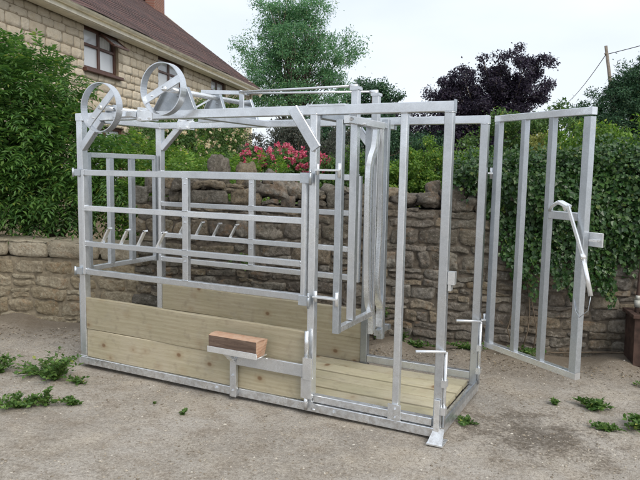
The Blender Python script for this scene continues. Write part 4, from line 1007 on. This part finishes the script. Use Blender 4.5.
# --- climbing rose on the cottage (built against the wall face)
cr_ = empty('climbing_rose', (-7.9, 12.4, 0), 0); tag(cr_, 'climbing rose with cream flowers trained up the cottage wall', 'climbing rose')
HM = Matrix.Translation(Vector((-5.627, 4.901, 0))) @ Matrix.Rotation(HA, 4, 'Z')
def h2w(P): R_ = np.array(HM.to_3x3()); return P @ R_.T + np.array(HM.translation)
def tlim(s): return 2.0+1.55*np.exp(-((s-7.0)/1.9)**2)+1.7*np.exp(-((s-9.6)/1.1)**2)+.6*np.exp(-((s-3.6)/1.4)**2)
n_ = 520; s_ = rng.uniform(2.2, 10.3, n_); z_ = 1.2+(tlim(s_)-1.2)*rng.random(n_)**.75; y_ = -rng.uniform(.05, .34, n_)
Cw = h2w(np.stack([s_, y_, z_], 1)); idx = np.repeat(np.arange(n_), 60); off = rng.normal(size=(len(idx), 3))*.13
P = Cw[idx]+off; V, F = leaf_arrays(P, .075, None, rng.normal(size=P.shape)+np.array([.8, .1, .5]), .6); shift(npmesh('foliage', V, F, LG_MID, cr_), cr_)
k = rng.choice(n_, 330); FC = Cw[k]+rng.normal(size=(330, 3))*.10+np.array([.20, .06, .03]); shift(flowers('blooms', FC, 14, .055, PETAL_C, cr_), cr_)
m = MB()
for j in range(9):
    s0 = random.uniform(3, 11); q0 = h2w(np.array([[s0, -.08, 0.], [s0+random.uniform(-.3, .3), -.1, 1.2], [s0+random.uniform(-.8, .8), -.12, min(3.6, float(tlim(s0)))]])); m.tube([tuple(a) for a in q0], [.03, .02, .008], 6)
shift(m.build('stems', TWIGS, cr_), cr_)
# foundation shrubs in front of the house
tree('box_shrub', 'rounded green shrub at the foot of the cottage wall, seen over the crush', 'shrub', (-3.4, 7.4, 0), (-3.4, 7.4, .9),
     [(-3.6, 7.2, 1.45, .75, .6, .55), (-4.3, 6.0, 1.35, .6, .7, .5), (-3.0, 8.4, 1.45, .6, .6, .45), (-3.9, 6.6, 1.0, .9, .9, .7)], 220, 80, .15, .055, LG_MID, .05, 30, .55, .4, nm=('foliage', 'stems'), bark=TWIGS, multi=3)

# --- hedge at right above the wall, covered by ivy that hangs down the wall face
tree('garden_hedge', 'tall yellow green hedge rising behind the ivy at the right', 'hedge', (3.6, 4.7, 0), (3.6, 4.6, 1.2),
     [(3.05, 4.45, 1.75, .45, .4, .44), (3.6, 4.6, 1.80, .50, .4, .46), (4.2, 4.7, 1.80, .55, .4, .48), (2.6, 4.35, 1.50, .38, .35, .36), (4.9, 4.8, 1.7, .6, .4, .45), (3.6, 4.6, 1.1, 1.6, .4, .8)], 520, 120, .10, .036, LG_BRIGHT, .05, 30, .65, .4, nm=('foliage', 'stems'), bark=TWIGS, multi=4)
iv = empty('ivy', tuple(wfx(3.6, 0, 0))); tag(iv, 'glossy dark green ivy covering the right half of the stone wall', 'ivy')
def ivlow(s): return .76+.16*np.sin(s*3.1)+.10*np.sin(s*7.3+1)+1.05/(1+np.exp((s-2.85)/.13))
n_ = 44000; s_ = rng.uniform(2.45, 6.2, n_); z_ = rng.uniform(.2, 1.62, n_)
lo = ivlow(s_)+np.abs(rng.normal(0, .20, n_))*(rng.random(n_) < .7)+.11*np.sin(s_*19+z_*9)+.06*np.sin(s_*41)
keep = z_ > lo; s_, z_ = s_[keep], z_[keep]; n_ = len(s_)
dep = .06+.09*rng.random(n_)+.05*np.sin(s_*6+1.3*np.sin(z_*5))+.045*np.sin(z_*9+s_*4)
P = np.array([wfx(a, d, b) for a, d, b in zip(s_, dep, z_)])
A = np.array([WN.x*.35, WN.y*.35, -1.0])+rng.normal(size=P.shape)*.7; N = np.array([WN.x, WN.y, .55])+rng.normal(size=P.shape)*.6
V1, F1 = leaf_arrays(P, .034, A, N, .95, .3, .65)
# crest of the ivy over the wall top
lb = []
for s in np.arange(2.80, 6.2, .28): q = wfx(s, -.16+random.uniform(-.08, .08), 1.50+.16*min(1, (s-2.4)/.9)+random.uniform(-.05, .07)); lb.append((q[0], q[1], q[2], .22, .22, .17))
C, D = clumps_in(lb, 420, .5); idx = np.repeat(np.arange(420), 70); off = rng.normal(size=(len(idx), 3))*.055; P = C[idx]+off
V2, F2 = leaf_arrays(P, .034, off*8+rng.normal(size=P.shape)*.5+np.array([0, 0, -.3]), np.array([WN.x*.6, WN.y*.6, .8])+rng.normal(size=P.shape)*.5, .9, .3)
V, F = merge([(V1, F1), (V2, F2)]); shift(npmesh('foliage', V, F, LG_IVY, iv), iv)
m = MB()
for j in range(9):
    s = random.uniform(2.9, 6.0); pts = []; z = .04
    while z < 1.4: pts.append(wfx(s, .05, z)); z += .18; s += random.uniform(-.07, .07)
    m.tube(pts, [.007*(1-.6*i/len(pts)) for i in range(len(pts))], 5)
m.tube([wfx(x_, .05, .05+.02*math.sin(x_*5)) for x_ in np.arange(2.8, 6.15, .15)], .007, 5)          # runner they all climb from
shift(m.build('stems', TWIGS, iv), iv)

# --- weeds
LG_WEED = mat_leaf('weed_leaf', [(0, (0.057, 0.125, 0.029)), (.5, (0.100, 0.195, 0.046)), (1, (0.178, 0.282, 0.072))], .3)
def weed(x, y, r, h, n_st, label, leaf=.03, upright=.5, per=14, elong=1.0, rz=0.):
    e = empty('weed', (x, y, gz(x, y)-.003)); tag(e, label, 'weed', 'weeds growing in the dirt yard')
    m = MB(); Ps, As = [], []
    m.tube([(0, 0, -.004), (0, 0, .006)], .004, 5)
    for k in range(n_st):
        a = random.uniform(0, 6.3); rr = r*random.uniform(.25, 1.0); hh = h*random.uniform(.35, 1)*(1-.6*rr/r*(1-upright))
        dx_, dy_ = math.cos(a)*rr*elong, math.sin(a)*rr/elong**.5; dx_, dy_ = dx_*math.cos(rz)-dy_*math.sin(rz), dx_*math.sin(rz)+dy_*math.cos(rz)
        st_ = Vector((0, 0, .002)); en = Vector((dx_, dy_, hh)); md = st_.lerp(en, .5)+Vector((0, 0, hh*.25))
        m.tube([st_, md, en], [.0022, .0017, .0008], 4)
        for q in range(per):
            f = (q+1)/per; c_ = st_.lerp(md, f*2) if f < .5 else md.lerp(en, f*2-1)
            Ps.append(c_); As.append((random.uniform(-1, 1)+dx_*2, random.uniform(-1, 1)+dy_*2, random.uniform(-.1, .7)))
    m.build('stems', STEMG, e)
    P = np.array([tuple(q) for q in Ps]); A = np.array(As); V, F = leaf_arrays(P, leaf, A, np.array([0, 0, 1.])+rng.normal(size=P.shape)*.45, .62, .3)
    return npmesh('leaves', V, F, LG_WEED, e)
weed(.12, -.36, .21, .23, 44, 'tallest bushy weed, left of the near left corner of the crush', .034, .9)
weed(-.10, -.32, .24, .09, 44, 'low weed trailing between the tallest weed and the left edge', .03, .3, elong=1.4)
weed(-.38, -.46, .16, .16, 24, 'leafy weed cut by the left edge of the photo beside the wall side weeds', .034, .7)
weed(.36, -.86, .19, .10, 44, 'broad flat weed at the left edge nearest the camera', .03, .2, elong=1.6, rz=.6)
weed(.50, -.76, .07, .15, 12, 'slim upright weed standing at the right end of the flat left weed', .028, .9)
weed(.63, -.65, .07, .07, 14, 'small leafy weed alone to the right of the flat left weed', .028, .5)
weed(.30, -.30, .10, .06, 12, 'short weed right against the left corner of the crush base', .025, .4)
weed(1.40, -.43, .035, .045, 7, 'tiny weed in front of the middle of the plank side', .018, .6)
weed(1.10, -.36, .02, .02, 4, 'tiny green seedling left of the weed in front of the planks', .013, .6)
weed(3.80, 1.05, .13, .08, 30, 'broad weed in the dirt right of the open gate', .034, .4, elong=1.2)
weed(3.90, .68, .09, .05, 18, 'low pale weed nearer the camera than the broad weed at right', .028, .3, elong=1.3)
weed(4.09, .83, .13, .10, 30, 'weed cut off by the right edge of the photo', .034, .4)
weed(3.55, .99, .04, .045, 8, 'tiny weed left of the broad weed at right', .022, .5)
weed(3.08, .34, .10, .03, 14, 'flat weed against the right end of the crush base', .026, .3, elong=1.3, rz=1.3)
weed(3.15, 1.95, .16, .12, 30, 'clump of weeds below the open gate at the foot of the wall', .032, .5, elong=1.5, rz=.3)
weed(2.70, 1.80, .15, .05, 24, 'low weed on the dirt between the far right post and the wall', .03, .3, elong=1.5, rz=.3)
weed(2.25, 1.80, .12, .06, 20, 'low weed by the wall foot behind the upright of the right bay', .03, .4, elong=1.5, rz=.3)
weed(1.86, 1.82, .13, .36, 36, 'taller leafy plant growing up the wall behind the head yoke', .034, 1.0)
weed(2.12, 1.78, .09, .10, 12, 'thin weed between the taller wall plant and the right bay', .028, .5)
weed(4.15, 1.7, .10, .05, 14, 'sparse weed in front of the rusty trough', .026, .4, elong=1.4)
# small creeper on the wall, seen between the far side rails
cp = empty('wall_creeper', tuple(wfx(.62, .04, .78))); m = MB(); Ps = []
for k in range(9):
    a = random.uniform(-2.6, .2); e_ = Vector((math.cos(a)*.16, -.06, math.sin(a)*.14)); m.tube([(0, 0, 0), tuple(e_*.5+Vector((0, -.02, .03))), tuple(e_)], .0018, 4)
    for q in range(9): Ps.append(tuple(e_*((q+1)/9)))
m.build('stems', STEMG, cp); P = np.array(Ps); V, F = leaf_arrays(P, .032, rng.normal(size=P.shape), np.array([.2, -1., .4])+rng.normal(size=P.shape)*.4, .8); npmesh('leaves', V, F, LG_WEED, cp)
tag(cp, 'small green creeper rooted in the wall, seen between the rails above the planks', 'creeper')

# ================================================================== utility pole and wires
POLE = mat_plain('weathered_pole', (.20, .17, .14), .9, 0, .3, 10, .3)
up_ = empty('utility_pole', (2.95, 28.4, 0)); tag(up_, 'leaning wooden utility pole above the dark evergreen at right', 'utility pole')
m = MB(); m.tube([(0.25, .05, -.1), (-.55, 0, 5.1), (-.95, -.05, 7.4)], [.10, .085, .065], 10); m.build('pole_shaft', POLE, up_)
m = MB(); m.tube([(-.94, -.12, 7.05), (-.94, .16, 7.05)], .05, 8); m.build('insulator', POLE, up_)
WIRE = mat_plain('wire', (.06, .06, .065), .6, 0, .1)
def wire(p, q, sag, label):
    p, q = Vector(p), Vector(q); pts = [p.lerp(q, k/24)-Vector((0, 0, sag*4*(k/24)*(1-k/24))) for k in range(25)]
    tag(MB().tube(pts, .018, 5).build('overhead_wire', WIRE), label, 'wire', 'overhead wires on the pole')
wire((2.03, 28.35, 7.02), (12., 29., 10.1), .25, 'overhead wire running from the pole off the right edge')
wire((2.0, 28.35, 6.98), (-6.5, 76., 9.4), .9, 'overhead wire running from the pole down behind the copper beech')
